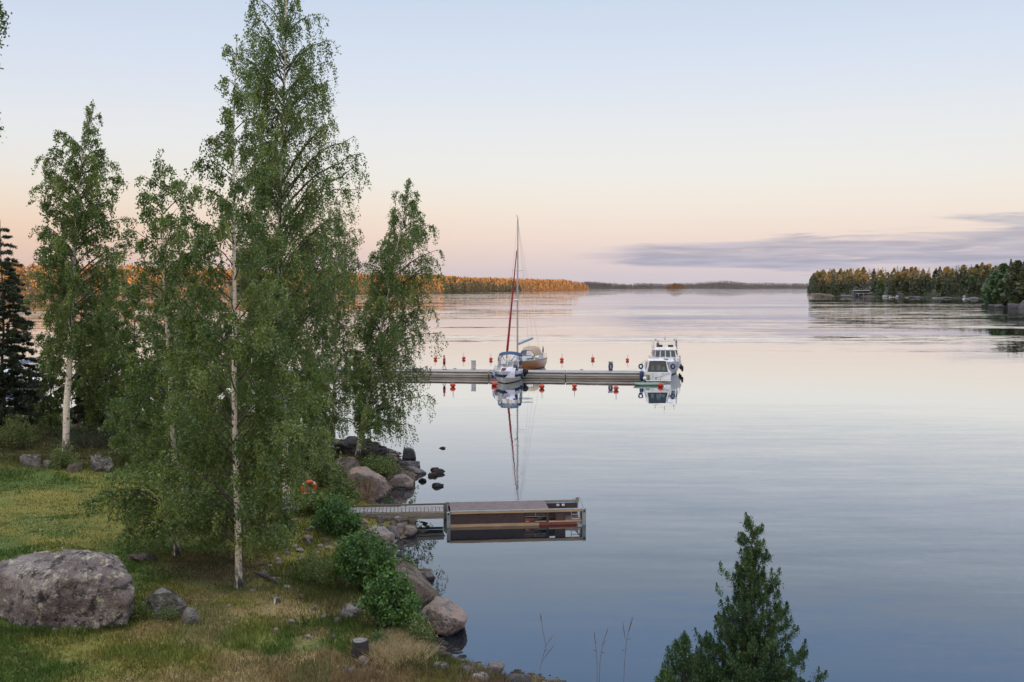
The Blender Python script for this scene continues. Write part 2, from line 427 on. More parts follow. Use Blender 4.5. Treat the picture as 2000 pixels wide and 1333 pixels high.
def look(T, x, y):
    fx = np.clip((np.asarray(x) - FX[0]) / .25, 0, len(FX) - 1.001); fy = np.clip((np.asarray(y) - FY[0]) / .25, 0, len(FY) - 1.001)
    i = fx.astype(int); j = fy.astype(int); a = fx - i; b = fy - j
    return T[j, i] * (1 - a) * (1 - b) + T[j, i + 1] * a * (1 - b) + T[j + 1, i] * (1 - a) * b + T[j + 1, i + 1] * a * b
def hz(x, y): return float(look(FH, x, y))
def G(u, v):
    d = ray(u, v); t = 14.0 / d.y; prev = t
    while t < 130 and CAMH + d.z * t > hz(d.x * t, d.y * t): prev = t; t += .15
    lo, hi = prev, t
    for _ in range(12):
        m = (lo + hi) / 2
        if CAMH + d.z * m > hz(d.x * m, d.y * m): lo = m
        else: hi = m
    return Vector((d.x * hi, d.y * hi, max(hz(d.x * hi, d.y * hi), 0)))

def ground_colour(x, y, d):
    """real colours of lawn, straw, soil and heather over the plot"""
    g1 = np.array([.090, .125, .032]); g2 = np.array([.195, .180, .050]); straw = np.array([.29, .215, .11]); soil = np.array([.135, .092, .066])
    heath = np.array([.060, .056, .024]); grav = np.array([.17, .14, .125])
    n1 = fbm(x * .22, y * .22, 0, 4); n2 = fbm(x * 1.1, y * 1.1, 5, 3); n3 = fbm(x * .6 + 9, y * .6, 8, 3)
    sm = lambda a, lo, hi: np.clip((a - lo) / (hi - lo), 0, 1) ** 2 * (3 - 2 * np.clip((a - lo) / (hi - lo), 0, 1))
    mix = lambda c, k, w: c * (1 - w[..., None]) + k * w[..., None]
    c = mix(np.broadcast_to(g1, x.shape + (3,)), g2, sm(n1 + .3 * n2, -.3, .5))
    w = sm(33 - y, -1, 4) * sm(x + 10.5 + 2 * n1, 0, 3.5) * sm(n3 + .35 * n2, -.75, .05) * .85
    c = mix(c, straw, w)
    c = mix(c, soil, sm(n2 + .6 * n3, .35, .8) * sm(4.5 - d, 0, 3) * .9)
    c = mix(c, soil * np.array([1.15, .8, .75]), sm(25.5 - y - .5 * n1, 0, 2.5) * sm(x + 6, 0, 3) * sm(n3, -.2, .5) * .6)
    c = mix(c, heath, sm(y - 47 + 2 * n1, 0, 4) * .85)
    c = mix(c, soil * .8, sm(y - 66, 0, 8) * sm(n3, -.2, .4) * .8)
    c = mix(c, soil * .75, sm(2.6 - np.hypot(x + 10.2, (y - 33.5) * .8), 0, 1.6) * .75)
    c = mix(c, grav, sm(.9 - d + .25 * n2, 0, .5) * .9)
    return c

xs = np.concatenate([np.arange(-700, -62, 12.0), FX, np.arange(26, 700, 12.0)])
ys = np.concatenate([np.arange(-900, 12, 8.0), FY, np.arange(100, 124, 8.0)])
GX, GY = np.meshgrid(xs, ys); Z = height(GX, GY); D = sdist(GX, GY)
nx, ny = len(xs), len(ys); idx = np.arange(nx * ny).reshape(ny, nx)
faces = np.stack([idx[:-1, :-1], idx[:-1, 1:], idx[1:, 1:], idx[1:, :-1]], -1).reshape(-1, 4)
colr = ground_colour(GX, GY, D); colr = np.concatenate([colr, np.ones(colr.shape[:2] + (1,))], -1)
m, T, out = new_mat('ground_soil_and_turf')
b = T.node('ShaderNodeBsdfPrincipled'); T.l.new(b.outputs[0], out.inputs[0]); b.inputs['Roughness'].default_value = .95; b.inputs['Specular IOR Level'].default_value = .15
pos = T.node('ShaderNodeNewGeometry').outputs['Position']
att = T.node('ShaderNodeAttribute', attribute_name='tint').outputs['Color']
c = T.mix(T.mapr(T.noise(pos, 14, 5, .7)[0], .35, .65), T.mix(1.0, att, (.62, .62, .62, 1), 'MULTIPLY'), T.mix(1.0, att, (1.3, 1.25, 1.15, 1), 'MULTIPLY'))
T.put(b.inputs['Base Color'], c)
bn = T.node('ShaderNodeBump'); bn.inputs['Distance'].default_value = .05; T.put(bn.inputs['Height'], T.noise(pos, 9, 6, .7)[0]); T.l.new(bn.outputs[0], b.inputs['Normal'])
M_ground = m
tag(link('ground', np_mesh('ground', np.stack([GX, GY, Z], -1).reshape(-1, 3), faces, m, True, vattr=colr.reshape(-1, 4))), kind='structure')

# ------------------------------------------------------------------ water
m, T, out = new_mat('lake_water')
b = T.node('ShaderNodeBsdfGlossy'); b.inputs['Roughness'].default_value = .015; b.inputs['Color'].default_value = (.97, .985, 1, 1)
body = T.node('ShaderNodeBsdfDiffuse'); body.inputs['Color'].default_value = (.004, .009, .014, 1)
fr_ = T.node('ShaderNodeFresnel'); fr_.inputs['IOR'].default_value = 1.333
wmx = T.node('ShaderNodeMixShader'); T.put(wmx.inputs[0], T.math('MINIMUM', T.math('MULTIPLY_ADD', fr_.outputs[0], 1.66, .035), .90))
T.l.new(body.outputs[0], wmx.inputs[1]); T.l.new(b.outputs[0], wmx.inputs[2]); T.l.new(wmx.outputs[0], out.inputs[0])
pos = T.node('ShaderNodeNewGeometry').outputs['Position']; px, py, pz = T.sep(pos)
pn = T.comb(px, T.math('MULTIPLY', py, 1.0), 0.0)
a = T.noise(T.vmath('MULTIPLY', pn, (.28, 1.5, 1)), .9, 3, .55)[1]
a2 = T.noise(T.vmath('MULTIPLY', pn, (.07, .5, 1)), .45, 2, .5)[1]
a = T.vmath('ADD', T.vmath('MULTIPLY', T.vmath('SUBTRACT', a, (.5, .5, .5)), (.5, 1, 0)), T.vmath('MULTIPLY', T.vmath('SUBTRACT', a2, (.5, .5, .5)), (.35, .8, 0)))
a3 = T.noise(T.vmath('MULTIPLY', pn, (2.2, 3.4, 1)), 1.0, 2, .5)[1]
a = T.vmath('ADD', a, T.vmath('MULTIPLY', T.vmath('SUBTRACT', a3, (.5, .5, .5)), (.9, .35, 0)))
# calm slicks and breezy bands across the lake
bandn = T.noise(T.comb(T.math('MULTIPLY', px, .0016), T.math('MULTIPLY', T.math('LOGARITHM', T.math('MAXIMUM', py, 10.0), 2.718), 4.6), 1.7), 1.35, 2, .5, .15)[0]
breeze = T.mapr(bandn, .44, .58)
farm = T.mapr(py, 120.0, 240.0)
vfar = T.mapr(py, 900.0, 2500.0)
amp = T.math('ADD', .014, T.math('MULTIPLY', farm, T.math('ADD', .004, T.math('MULTIPLY', breeze, .21))))
amp = T.math('ADD', amp, T.math('MULTIPLY', vfar, .02))
near = T.math('MULTIPLY', T.mapr(py, 100.0, 60.0), T.mapr(px, -4.0, 8.0))
amp = T.math('ADD', amp, T.math('MULTIPLY', near, .03))
sc_ = T.node('ShaderNodeVectorMath', operation='SCALE'); T.l.new(a, sc_.inputs[0]); T.put(sc_.inputs['Scale'], amp)
nv = T.vmath('NORMALIZE', T.vmath('ADD', sc_.outputs[0], (0, 0, 1)))
T.put(b.inputs['Normal'], nv); T.put(fr_.inputs['Normal'], nv)
M_water = m
wv = np.array([(-9000, -40, 0), (9000, -40, 0), (9000, 14000, 0), (-9000, 14000, 0)], float)
tag(link('water', np_mesh('water', wv, np.array([[0, 1, 2, 3]]), m)), kind='structure')

# ------------------------------------------------------------------ foliage builders
def diamonds(C, size, seed, down=0.3, asp=.62):
    """leaf shaped quads at centres C, random directions; down>0 lets the tips hang"""
    r = np.random.default_rng(seed); n = len(C)
    a = r.normal(size=(n, 3)); a[:, 2] -= down * 2; a /= np.linalg.norm(a, axis=1)[:, None]
    b = np.cross(a, r.normal(size=(n, 3))); b /= np.linalg.norm(b, axis=1)[:, None] + 1e-9
    s = size * r.uniform(.65, 1.25, (n, 1)) * .5
    V = np.stack([C - a * s, C + b * s * asp, C + a * s, C - b * s * asp], 1).reshape(-1, 3)
    F_ = np.arange(4 * n).reshape(n, 4)
    return V, F_
def foliage(name, C, size, seed, mat, parent, down=.3, asp=.62, origin=(0, 0, 0), tint=None):
    V, F_ = diamonds(C - np.array(origin), size, seed, down, asp)
    r = np.random.default_rng(seed + 1)
    var = r.uniform(0, 1, len(F_)) ** 1.3 if tint is None else np.clip(tint + r.uniform(-.22, .3, len(F_)), 0, 1)
    return link(name, np_mesh(name, V, F_, mat, fattr=var), parent)

def tubes(paths, radii, name, mats, parent, n=5):
    """paths: list of (k,3) arrays, joined in one mesh"""
    VV = []; FF = []; base = 0
    for p, rr in zip(paths, radii):
        p = np.asarray(p, float); k = len(p); t = np.gradient(p, axis=0); t /= np.linalg.norm(t, axis=1)[:, None] + 1e-9
        ref = np.where(np.abs(t[:, 2:3]) > .9, np.array([[1., .1, 0]]), np.array([[0., 0, 1]]))
        a = np.cross(t, ref); a /= np.linalg.norm(a, axis=1)[:, None] + 1e-9; b_ = np.cross(t, a)
        an = np.arange(n) * 2 * np.pi / n
        V = p[:, None, :] + (a[:, None, :] * np.cos(an)[None, :, None] + b_[:, None, :] * np.sin(an)[None, :, None]) * np.asarray(rr)[:, None, None]
        I = np.arange(k * n).reshape(k, n); J = np.roll(I, -1, 1)
        FF.append(np.stack([I[:-1], J[:-1], J[1:], I[1:]], -1).reshape(-1, 4) + base); VV.append(V.reshape(-1, 3)); base += k * n
    return link(name, np_mesh(name, np.concatenate(VV), np.concatenate(FF), mats, True), parent)

def tree(name, label, cat, base, trunk, prof, nb=90, ns=12, nl=35, leaf=.055, seed=1, hang=1.0, rise=.55, r0=.16, lmat=None, bmat=None,
         group=None, zdir=-1.0, spread=.42, Y=None, down=.5, inner=.25, jag=.42, limbr=.035, asp=.62, smin=.16, dens=.80, lsc=1.38, bare=None):
    """tree from photo measurements: base pixel, trunk polyline, crown outline rows (v, left, right) at the tree's own distance"""
    r = np.random.default_rng(seed); leaf *= lsc * (.9 if down > .3 else 1); nl = int(nl * dens * (1.25 if down > .3 else 1)); ns = int(ns * 1.35)
    g = G(*base) if Y is None else None
    if Y is None: Y = g.y
    pts = [Pd(u, v, Y) for u, v in trunk]
    if g is None: g = Vector((pts[0].x, Y, hz(pts[0].x, Y)))
    pts[0] = Vector((pts[0].x, Y, g.z - .15))
    tp = np.array([tuple(p) for p in pts]); org = np.array([tp[0, 0], Y, g.z])
    tp = tp[np.argsort(tp[:, 2])]
    zz = np.linspace(tp[0, 2], tp[-1, 2] - .01 * (tp[-1, 2] - tp[0, 2]), 40)
    tx = np.interp(zz, tp[:, 2], tp[:, 0]); tx = np.convolve(np.pad(tx, 2, 'edge'), np.ones(5) / 5, 'valid')
    H_ = zz[-1] - zz[0]
    ty = Y + .12 * np.array([vn(z_ * .5, seed) for z_ in zz]) * np.minimum((zz - zz[0]) / 2, 1)
    root = empty(name, tuple(org), label, cat, group)
    tr = .8 * r0 * (1 - (zz - zz[0]) / H_ * .93) ** .9; tr[:2] *= (1.35, 1.12)
    tubes([np.stack([tx, ty, zz], -1) - org], [tr], 'trunk', bmat or M_birch, root, 12)
    pr = sorted([(Pd(1000, v, Y).z, (ul - 1000) / F, (ur - 1000) / F) for v, ul, ur in prof]); pr = np.array(pr)
    dep = np.hypot(1, 0) * Y
    pz = pr[:, 0]; kx = Y / (cP)      # x = (u-1000)/F * t,  t ~ Y/cP
    xl = pr[:, 1] * kx; xr_ = pr[:, 2] * kx
    # branch tips
    wgt = np.interp(zz, pz, xr_ - xl, left=0, right=0) + .15
    wgt[zz < pz[0]] = 0; cdf = np.cumsum(wgt); cdf /= cdf[-1]
    paths = []; rads = []; C = []; TI = []
    for i in range(nb):
        zt = np.interp((i + r.uniform(0, 1)) / nb, cdf, zz)
        L_ = np.interp(zt, zz, tx) - np.interp(zt, pz, xl); R_ = np.interp(zt, pz, xr_) - np.interp(zt, zz, tx)
        L_ = max(L_, .1); R_ = max(R_, .1); ph = i * 2.39996 + r.uniform(-.5, .5)
        rad = (L_ + R_) / 2 + math.cos(ph) * (R_ - L_) / 2
        rad *= r.uniform(1 - jag, 1.15)
        z0 = max(zt - rad * rise * r.uniform(.7, 1.3), zz[2] + .3 * (pz[0] - zz[0])) if rise > 0 else zt
        z0 = min(z0, zz[-3])
        T0 = np.array([np.interp(z0, zz, tx), np.interp(z0, zz, ty), z0])
        tip = np.array([np.interp(zt, zz, tx) + math.cos(ph) * rad, Y + math.sin(ph) * rad * .95, zt])
        s = np.linspace(0, 1, 8)[:, None]
        path = T0 * (1 - s) + tip * s; path[:, 2] += (np.sin(np.pi * s) * rad * .16)[:, 0]
        path[1:] += r.normal(size=(7, 3)) * .035 * rad * s[1:]
        paths.append(path - org); rr0 = limbr * (.4 + .6 * min(rad / 2.5, 1.4)); rads.append(np.linspace(rr0, rr0 * .18, 8))
        # hanging twigs
        nsb = ns; ns = max(4, int(nsb * min(max(rad / 1.5, .3), 1.25))); q = r.uniform(smin, 1.0, ns) ** .75
        st = np.stack([np.interp(q, s[:, 0], path[:, k]) for k in range(3)], -1)
        pa = ph + r.normal(size=ns) * 1.0
        h = np.stack([np.cos(pa), np.sin(pa), r.uniform(-.1, .3, ns)], -1)
        ln = hang * r.uniform(.25, 1.0, ns) * (.75 + .25 * min(rad / 1.5, 1.2))
        out_ = spread * r.uniform(.3, 1.2, ns) * (.5 + .5 * min(rad / 1.5, 1.2))
        t = r.uniform(0, 1, (ns, nl))
        pos_ = st[:, None, :] + h[:, None, :] * (out_[:, None] * (1 - np.exp(-2.5 * t)))[..., None]
        pos_[..., 2] += zdir * ln[:, None] * t ** 1.25
        pos_ += r.normal(size=pos_.shape) * ((.035 + .02 * abs(zdir)) if zdir < 0 else (.05 * (1.12 - t))[..., None])
        C.append(pos_.reshape(-1, 3)); TI.append(np.repeat(np.clip(r.uniform(0, .55) + r.normal(size=ns) * .18, 0, .9), nl)); ns = nsb
    if zdir < 0 and down > .3:      # leafy leader
        for k in range(14):
            z_ = zz[-1] - r.uniform(-.01, .13) * H_; t = r.uniform(0, 1, (1, nl)); a = r.uniform(0, 6.28); c_ = np.stack([np.interp(z_, zz, tx) + np.cos(a) * .28 * t, Y + np.sin(a) * .28 * t, z_ - .35 * t ** 1.2 + .08], -1).reshape(-1, 3) + r.normal(size=(nl, 3)) * .06
            C.append(c_); TI.append(np.full(nl, r.uniform(.1, .5)))
    tubes(paths, rads, 'limbs', M_bark if bmat is None else bmat, root, 4)
    C = np.concatenate(C); TI = np.concatenate(TI)
    if bare:
        za, zb_ = Pd(0, bare[1], Y).z, Pd(0, bare[0], Y).z; dxt = np.abs(C[:, 0] - np.interp(C[:, 2], zz, tx)); k = (C[:, 2] > za) & (C[:, 2] < zb_) & (C[:, 1] < Y) & (dxt < .20) & (r.uniform(size=len(C)) < .93)
        C = C[~k]; TI = TI[~k]
    gzz = look(FH, C[:, 0], C[:, 1]); k = C[:, 2] > gzz + .1; C = C[k]; TI = TI[k]
    foliage('crown', C, leaf, seed * 7, lmat or M_birch_leaf, root, down, asp, org, TI)
    return root

# ------------------------------------------------------------------ rocks
def ico(sub):
    import bmesh
    bm = bmesh.new(); bmesh.ops.create_icosphere(bm, subdivisions=sub, radius=1)
    V = np.array([v.co[:] for v in bm.verts]); F_ = np.array([[q.index for q in f.verts] for f in bm.faces]); bm.free()
    return V, F_
ICO = {k: ico(k) for k in (3, 4, 5, 6)}
def rock_mesh(size, seed, mat, sub=4, planes=12, rough=.06, sharp=14, flat=0, hlo=.5):
    sharp = max(sharp, 30); rough *= 1.5; planes = max(7, planes - 3); V, F_ = ICO[sub]; r = np.random.default_rng(seed)
    n = r.normal(size=(planes, 3)); n /= np.linalg.norm(n, axis=1)[:, None]; h = r.uniform(hlo, .95, planes)
    n = np.concatenate([n, [[0, 0, 1]]]); h = np.append(h, .8 - flat)
    k = np.maximum(V @ n.T, 1e-3) / h
    rad = 1 / (np.sum(np.maximum(k, 0) ** sharp, axis=1) ** (1 / sharp)); rad = np.clip(rad, .35, 1.15)
    Q = V * rad[:, None]; mx = np.abs(Q).max(0); Q = Q / mx
    f1 = fbm(Q[:, 0] * 2.2 + seed, Q[:, 1] * 2.2, Q[:, 2] * 2.2, 5)
    rd = 1 - np.abs(fbm(Q[:, 0] * 3.1 + seed * 2, Q[:, 1] * 3.1, Q[:, 2] * 3.1 + 4, 3))
    Q = Q * (1 + rough * f1 + rough * .7 * (rd - .5))[:, None]
    return np_mesh('rock', Q * np.array(size) / 2, F_, mat, True)
def rock(label, box, mat, seed, depth=.8, sub=4, rough=.06, planes=12, name='rock', sink=.7, hlo=.5, group=None, rz=None, sharp=14, water=False, flat=0, cat='rock'):
    """box = (left, right, top, base) in the photo"""
    l, r_, t, b_ = box
    g = P((l + r_) / 2, b_, 0) if water else G((l + r_) / 2, b_)
    t_ = g.y / ray(0, b_).y
    wdt = (r_ - l) / F * t_; dp = wdt * depth
    Y = g.y + dp * .35; top = Pd((l + r_) / 2, t, Y + dp * .05).z; gz = 0 if water else g.z
    hgt = max(top - gz, .06); full = hgt * (1 + max(sink, .6))
    me = rock_mesh((wdt * 1.02, dp, full * 1.03), seed, mat, sub, planes, rough, sharp, flat, hlo)
    o = link(name, me); o.location = ((l + r_ - 2000) / 2 / F * (Y / cP), Y, top - full / 2)
    if rz is not None: o.rotation_euler = (0, 0, rz)
    return tag(o, label, cat, group)

def hull_rock(name, label, pts, Y0, mat, seed, sub=6, rough=.03, sharp=90, group=None):
    """faceted boulder: convex body through measured corner points (u, v, metres behind Y0), with weathered edges"""
    import bmesh
    bm = bmesh.new()
    for u, v, dy in pts: bm.verts.new(Pd(u, v, Y0 + dy))
    res = bmesh.ops.convex_hull(bm, input=bm.verts); bm.normal_update()
    c = Vector((0, 0, 0)); vv = [v for v in bm.verts if v.link_faces]
    for v in vv: c += v.co
    c /= len(vv)
    N = []; Hh = []
    for f in bm.faces:
        n = f.normal.copy(); h = (f.verts[0].co - c).dot(n)
        if h < 0: n = -n; h = -h
        N.append(n[:]); Hh.append(max(h, .02))
    bm.free(); N = np.array(N); Hh = np.array(Hh)
    V, F_ = ICO[sub]; k = np.maximum(V @ N.T, 1e-4) / Hh
    mx = k.max(1, keepdims=True); rad = 1 / (mx[:, 0] * np.sum((k / mx) ** sharp, axis=1) ** (1 / sharp) * .985)
    Q = V * rad[:, None]; s_ = float(np.mean(rad)); q = Q / s_
    f1 = fbm(q[:, 0] * 1.6 + seed, q[:, 1] * 1.6, q[:, 2] * 1.6, 6)
    f1 = f1 + .35 * np.round(fbm(q[:, 0] * 2.6, q[:, 1] * 2.6 + seed, q[:, 2] * 2.6, 3) * 3) / 1.5
    rd = np.abs(fbm(q[:, 0] * 1.5 + seed * 2, q[:, 1] * 1.5 + 9, q[:, 2] * 1.5 + 4, 3)); crack = np.exp(-(rd / .035) ** 2)
    f2 = fbm(q[:, 0] * 9, q[:, 1] * 9 + seed, q[:, 2] * 9, 3)
    Q = Q * (1 + rough * f1 - rough * .7 * crack + rough * .3 * f2)[:, None]
    o = link(name, np_mesh(name, Q, F_, mat, True)); o.location = c
    return tag(o, label, name, group)
# ------------------------------------------------------------------ far shores
def tree_template(kind, n, seed):
    """unit-height tree made of small leaf tufts: returns triangles as quads"""
    r = np.random.default_rng(seed)
    t = r.uniform(0, 1, n) ** .8
    ph = r.uniform(0, 2 * np.pi, n)
    if kind == 'spruce': z_ = .02 + .98 * t; rad = .17 * (1 - t) ** .85 * (1 + .25 * np.sin(t * 40)); sz = .055 * (1.25 - t)
    elif kind == 'pine': z_ = .22 + .77 * t; rad = .13 * np.sin(np.pi * np.clip(t * .9 + .12, 0, 1)) ** .7; sz = .06 + 0 * t
    else: z_ = .03 + .95 * t; rad = .21 * np.sin(np.pi * np.clip(t * .86 + .12, 0, 1)) ** .8; sz = .065 + 0 * t
    rr = rad * r.uniform(.35, 1.05, n) ** .6
    C = np.stack([np.cos(ph) * rr, np.sin(ph) * rr, z_], -1)
    a = r.normal(size=(n, 3)) * .7; a[:, :2] += np.stack([np.cos(ph), np.sin(ph)], -1); a[:, 2] -= .35 if kind == 'spruce' else 0
    a /= np.linalg.norm(a, axis=1)[:, None]; b_ = np.cross(a, r.normal(size=(n, 3))); b_ /= np.linalg.norm(b_, axis=1)[:, None]
    s = (sz * r.uniform(.6, 1.3, n))[:, None]
    V = np.stack([C - a * s, C + b_ * s * .8, C + a * s, C - b_ * s * .8], 1).reshape(-1, 3)
    # slim trunk
    q = .008; tv = np.array([(-q, -q, -.05), (q, -q, -.05), (q, q, -.05), (-q, q, -.05), (-q * .4, -q * .4, .8), (q * .4, -q * .4, .8), (q * .4, q * .4, .8), (-q * .4, q * .4, .8)])
    tf = np.array([(0, 1, 5, 4), (1, 2, 6, 5), (2, 3, 7, 6), (3, 0, 4, 7)])
    F_ = np.concatenate([np.arange(4 * n).reshape(n, 4), tf + 4 * n])
    return np.concatenate([V, tv]), F_, n
def wood(name, label, pts, hts, mat, kinds, n, seed, kind='stuff'):
    """one mass of far trees: pts (k,3) feet, hts heights"""
    r = np.random.default_rng(seed); VV = []; FF = []; AA = []; MI = []; base = 0
    temps = [tree_template(k_, n, seed + i) for i, k_ in enumerate(kinds * 3)]
    for p, h in zip(pts, hts):
        V, F_, nn = temps[r.integers(len(temps))]; a = r.uniform(0, 6.28); ca, sa = math.cos(a), math.sin(a)
        V = V @ np.array([[ca, sa, 0], [-sa, ca, 0], [0, 0, 1]]); w_ = r.uniform(.85, 1.5)
        VV.append(V * np.array([h * w_, h * w_, h]) + p); FF.append(F_ + base); base += len(V)
        tint = r.uniform(0, .12) if r.uniform() < .33 else r.uniform(.3, .75)
        AA.append(np.clip(np.full(len(F_), tint) + r.uniform(0, .25, len(F_)), 0, 1)); q = np.zeros(len(F_), int); q[nn:] = 1; MI.append(q)
    return tag(link(name, np_mesh(name, np.concatenate(VV), np.concatenate(FF), [mat, M_bark], fattr=np.concatenate(AA), midx=np.concatenate(MI))), label, 'wood' if label else None, kind=kind)
def strip_land(name, front, depth, hfun, mat, n=60, back=None):
    """land strip: front = shoreline world points (x,y); runs back 'depth' metres along back direction"""
    fr = np.array(front, float); s = np.r_[0, np.cumsum(np.hypot(*np.diff(fr, axis=0).T))]; q = np.linspace(0, s[-1], n)
    fx = np.interp(q, s, fr[:, 0]); fy = np.interp(q, s, fr[:, 1])
    ks = np.array([-.02, 0, .04, .1, .2, .35, .5, .7, .85, 1.0]); V = []
    for k in ks:
        bx = fx + back[0] * depth * k; by = fy + back[1] * depth * k
        z_ = np.array([hfun(k, i / (n - 1)) for i in range(n)]); z_ = z_ + (.4 * vn(bx * .1, by * .1) if k > 0 else 0)
        V.append(np.stack([bx, by, z_], -1))
    V = np.array(V); I = np.arange(len(ks) * n).reshape(len(ks), n)
    F_ = np.stack([I[:-1, :-1], I[:-1, 1:], I[1:, 1:], I[1:, :-1]], -1).reshape(-1, 4)
    return tag(link(name, np_mesh(name, V.reshape(-1, 3), F_, mat, True)), kind='structure'), (fx, fy)
M_land = pmat('forest_floor', (.05, .045, .028), (.085, .07, .05), .05, .95, coord='Object')
M_landsh = pmat('forest_floor_far_shaded', (.012, .016, .016), (.015, .018, .016), .02, .95)  # darker copy of the forest floor, with shade painted into its colour

def shorepts(L): return [tuple(P(u, v, 0)[:2]) for u, v in L]
rr_ = np.random.default_rng(55)
def scatter(front, depth, back, hfun, rows, spacing, htree, seed, edge=0.01):
    r = np.random.default_rng(seed)
    fr = np.array(front, float); s = np.r_[0, np.cumsum(np.hypot(*np.diff(fr, axis=0).T))]
    pts = []; hts = []
    for k in np.linspace(edge, 1, rows):
        q = np.arange(0, s[-1], spacing) + r.uniform(-.5, .5, int(np.ceil(s[-1] / spacing))) * spacing * .9
        q = np.clip(q, 0, s[-1]); fx = np.interp(q, s, fr[:, 0]); fy = np.interp(q, s, fr[:, 1])
        kk = np.clip(k + r.uniform(-.4, .4, len(q)) / rows, edge, 1)
        bx = fx + back[0] * depth * kk; by = fy + back[1] * depth * kk
        z_ = np.array([hfun(a, b) for a, b in zip(kk, q / s[-1])])
        pts.append(np.stack([bx, by, z_ - .3], -1)); hts.append(htree * r.uniform(.62, 1.22, len(q)) * (1 + .12 * vn(bx * .03, by * .03)))
    return np.concatenate(pts), np.concatenate(hts)

# left shore, lit by the last sun
leftL = shorepts([(-160, 580.5), (60, 578.5), (350, 576), (600, 574.5), (760, 573.4), (860, 572.6), (940, 570), (1010, 568), (1085, 567.2), (1149, 566.6)])
def lh(k, s): # hill height
    top = np.interp(s, [0, .15, .3, .45, .6, .85, .97, 1], [26, 24, 18, 15, 17, 21, 20, 4])
    return -.5 if k < 0 else .3 + top * (1 - math.exp(-k * 2.6)) / .93
strip_land('hills', leftL, 420, lh, M_land, 90, (-.15, .99))
p_, h_ = scatter(leftL, 380, (-.15, .99), lh, 9, 7.0, 17.5, 61); p2, h2 = scatter(leftL, 14, (-.15, .99), lambda k, s: .4, 2, 5, 7, 161); p_ = np.concatenate([p_, p2]); h_ = np.concatenate([h_, h2])
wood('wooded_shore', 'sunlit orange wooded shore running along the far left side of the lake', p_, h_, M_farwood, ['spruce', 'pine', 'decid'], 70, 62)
# low shore rocks of the left shore belong to the land strip

# centre distance
def fh(peak):
    return lambda k, s: -.5 if k < 0 else .3 + peak(s) * (1 - math.exp(-k * 3)) / .95
fa = shorepts([(1128, 564.6), (1200, 564.5), (1276, 564.5)]); pk = lambda s: np.interp(s, [0, .25, .5, 1], [22, 28, 20, 4])
strip_land('hills', fa, 500, fh(pk), M_landsh, 40, (0, 1)); p_, h_ = scatter(fa, 480, (0, 1), fh(pk), 7, 6, 16, 63)
wood('distant_wood', 'dark wooded ridge behind the tip of the sunlit shore', p_, h_, M_far_shaded, ['decid', 'decid', 'spruce'], 50, 64)
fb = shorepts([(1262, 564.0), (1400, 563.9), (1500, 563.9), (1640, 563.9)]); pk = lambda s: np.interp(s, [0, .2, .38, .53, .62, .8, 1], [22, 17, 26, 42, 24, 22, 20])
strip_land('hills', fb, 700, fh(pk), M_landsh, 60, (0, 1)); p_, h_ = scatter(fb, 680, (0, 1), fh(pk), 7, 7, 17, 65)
wood('distant_wood', 'long dark wooded horizon with one hump right of the small islet', p_, h_, M_far_shaded, ['decid', 'decid', 'spruce'], 44, 66)
# islet
ic = P(1321.5, 565.8, 0)
iv, if_ = ICO[4]; Q = iv * np.array([46, 30, 6]); tag(link('islet_ground', np_mesh('islet_ground', Q, if_, M_land, True)), kind='structure').location = ic + Vector((0, 25, -1))
a_ = rr_.uniform(0, 6.28, 140); q_ = np.sqrt(rr_.uniform(0, 1, 140)); p_ = np.stack([ic.x + 41 * q_ * np.cos(a_), ic.y + 25 + 26 * q_ * np.sin(a_), 1.5 + 5 * (1 - q_)], -1)
wood('wooded_islet', 'small round wooded islet alone in the middle distance', p_, 21 * (1 - .55 * q_ ** 2) * rr_.uniform(.85, 1.1, 140), M_islet, ['spruce', 'decid', 'pine'], 60, 67)

# right shore: trees one can tell apart, each its own object
rightF = shorepts([(1578, 570.5), (1592, 578), (1640, 579.5), (1700, 580.3), (1760, 581), (1840, 582.3), (1925, 584), (2060, 588)])
def rh(k, s):
    top = np.interp(s, [0, .08, .3, .6, 1], [4, 10, 14, 11, 9]); return -.5 if k < 0 else .5 + top * (1 - math.exp(-k * 2.2)) / .9
strip_land('hills', rightF, 190, rh, M_land, 60, (.35, .94))
rightN = shorepts([(1930, 594), (1934, 599), (1965, 600.5), (2010, 603), (2120, 607), (2300, 612)])
def nh(k, s): return -.5 if k < 0 else .4 + 3.5 * (1 - math.exp(-k * 4))
strip_land('hills', rightN, 230, nh, M_land, 40, (.5, .87))
far_temps = {}
for kd, cnt in (('spruce', 6), ('pine', 4), ('decid', 4)):
    for i in range(cnt):
        V, F_, nn = tree_template(kd, 420, 900 + i + 17 * len(kd)); mi = np.zeros(len(F_), int); mi[nn:] = 1
        tintb = random.uniform(0, .5); rz_ = np.random.default_rng(i)
        far_temps.setdefault(kd, []).append(np_mesh(kd, V, F_, [M_far_dec if kd == 'decid' else M_far_leaf, M_bark], fattr=np.clip(tintb + rz_.uniform(0, .5, len(F_)), 0, 1), midx=mi))
lab = {'spruce': ('spruce_tree', 'dark pointed spruce in the wooded shore across the water at right'),
       'pine': ('pine_tree', 'tall bare-stemmed pine in the wooded shore across the water at right'),
       'decid': ('leafy_tree', 'round green leafy tree in the wooded shore across the water at right')}
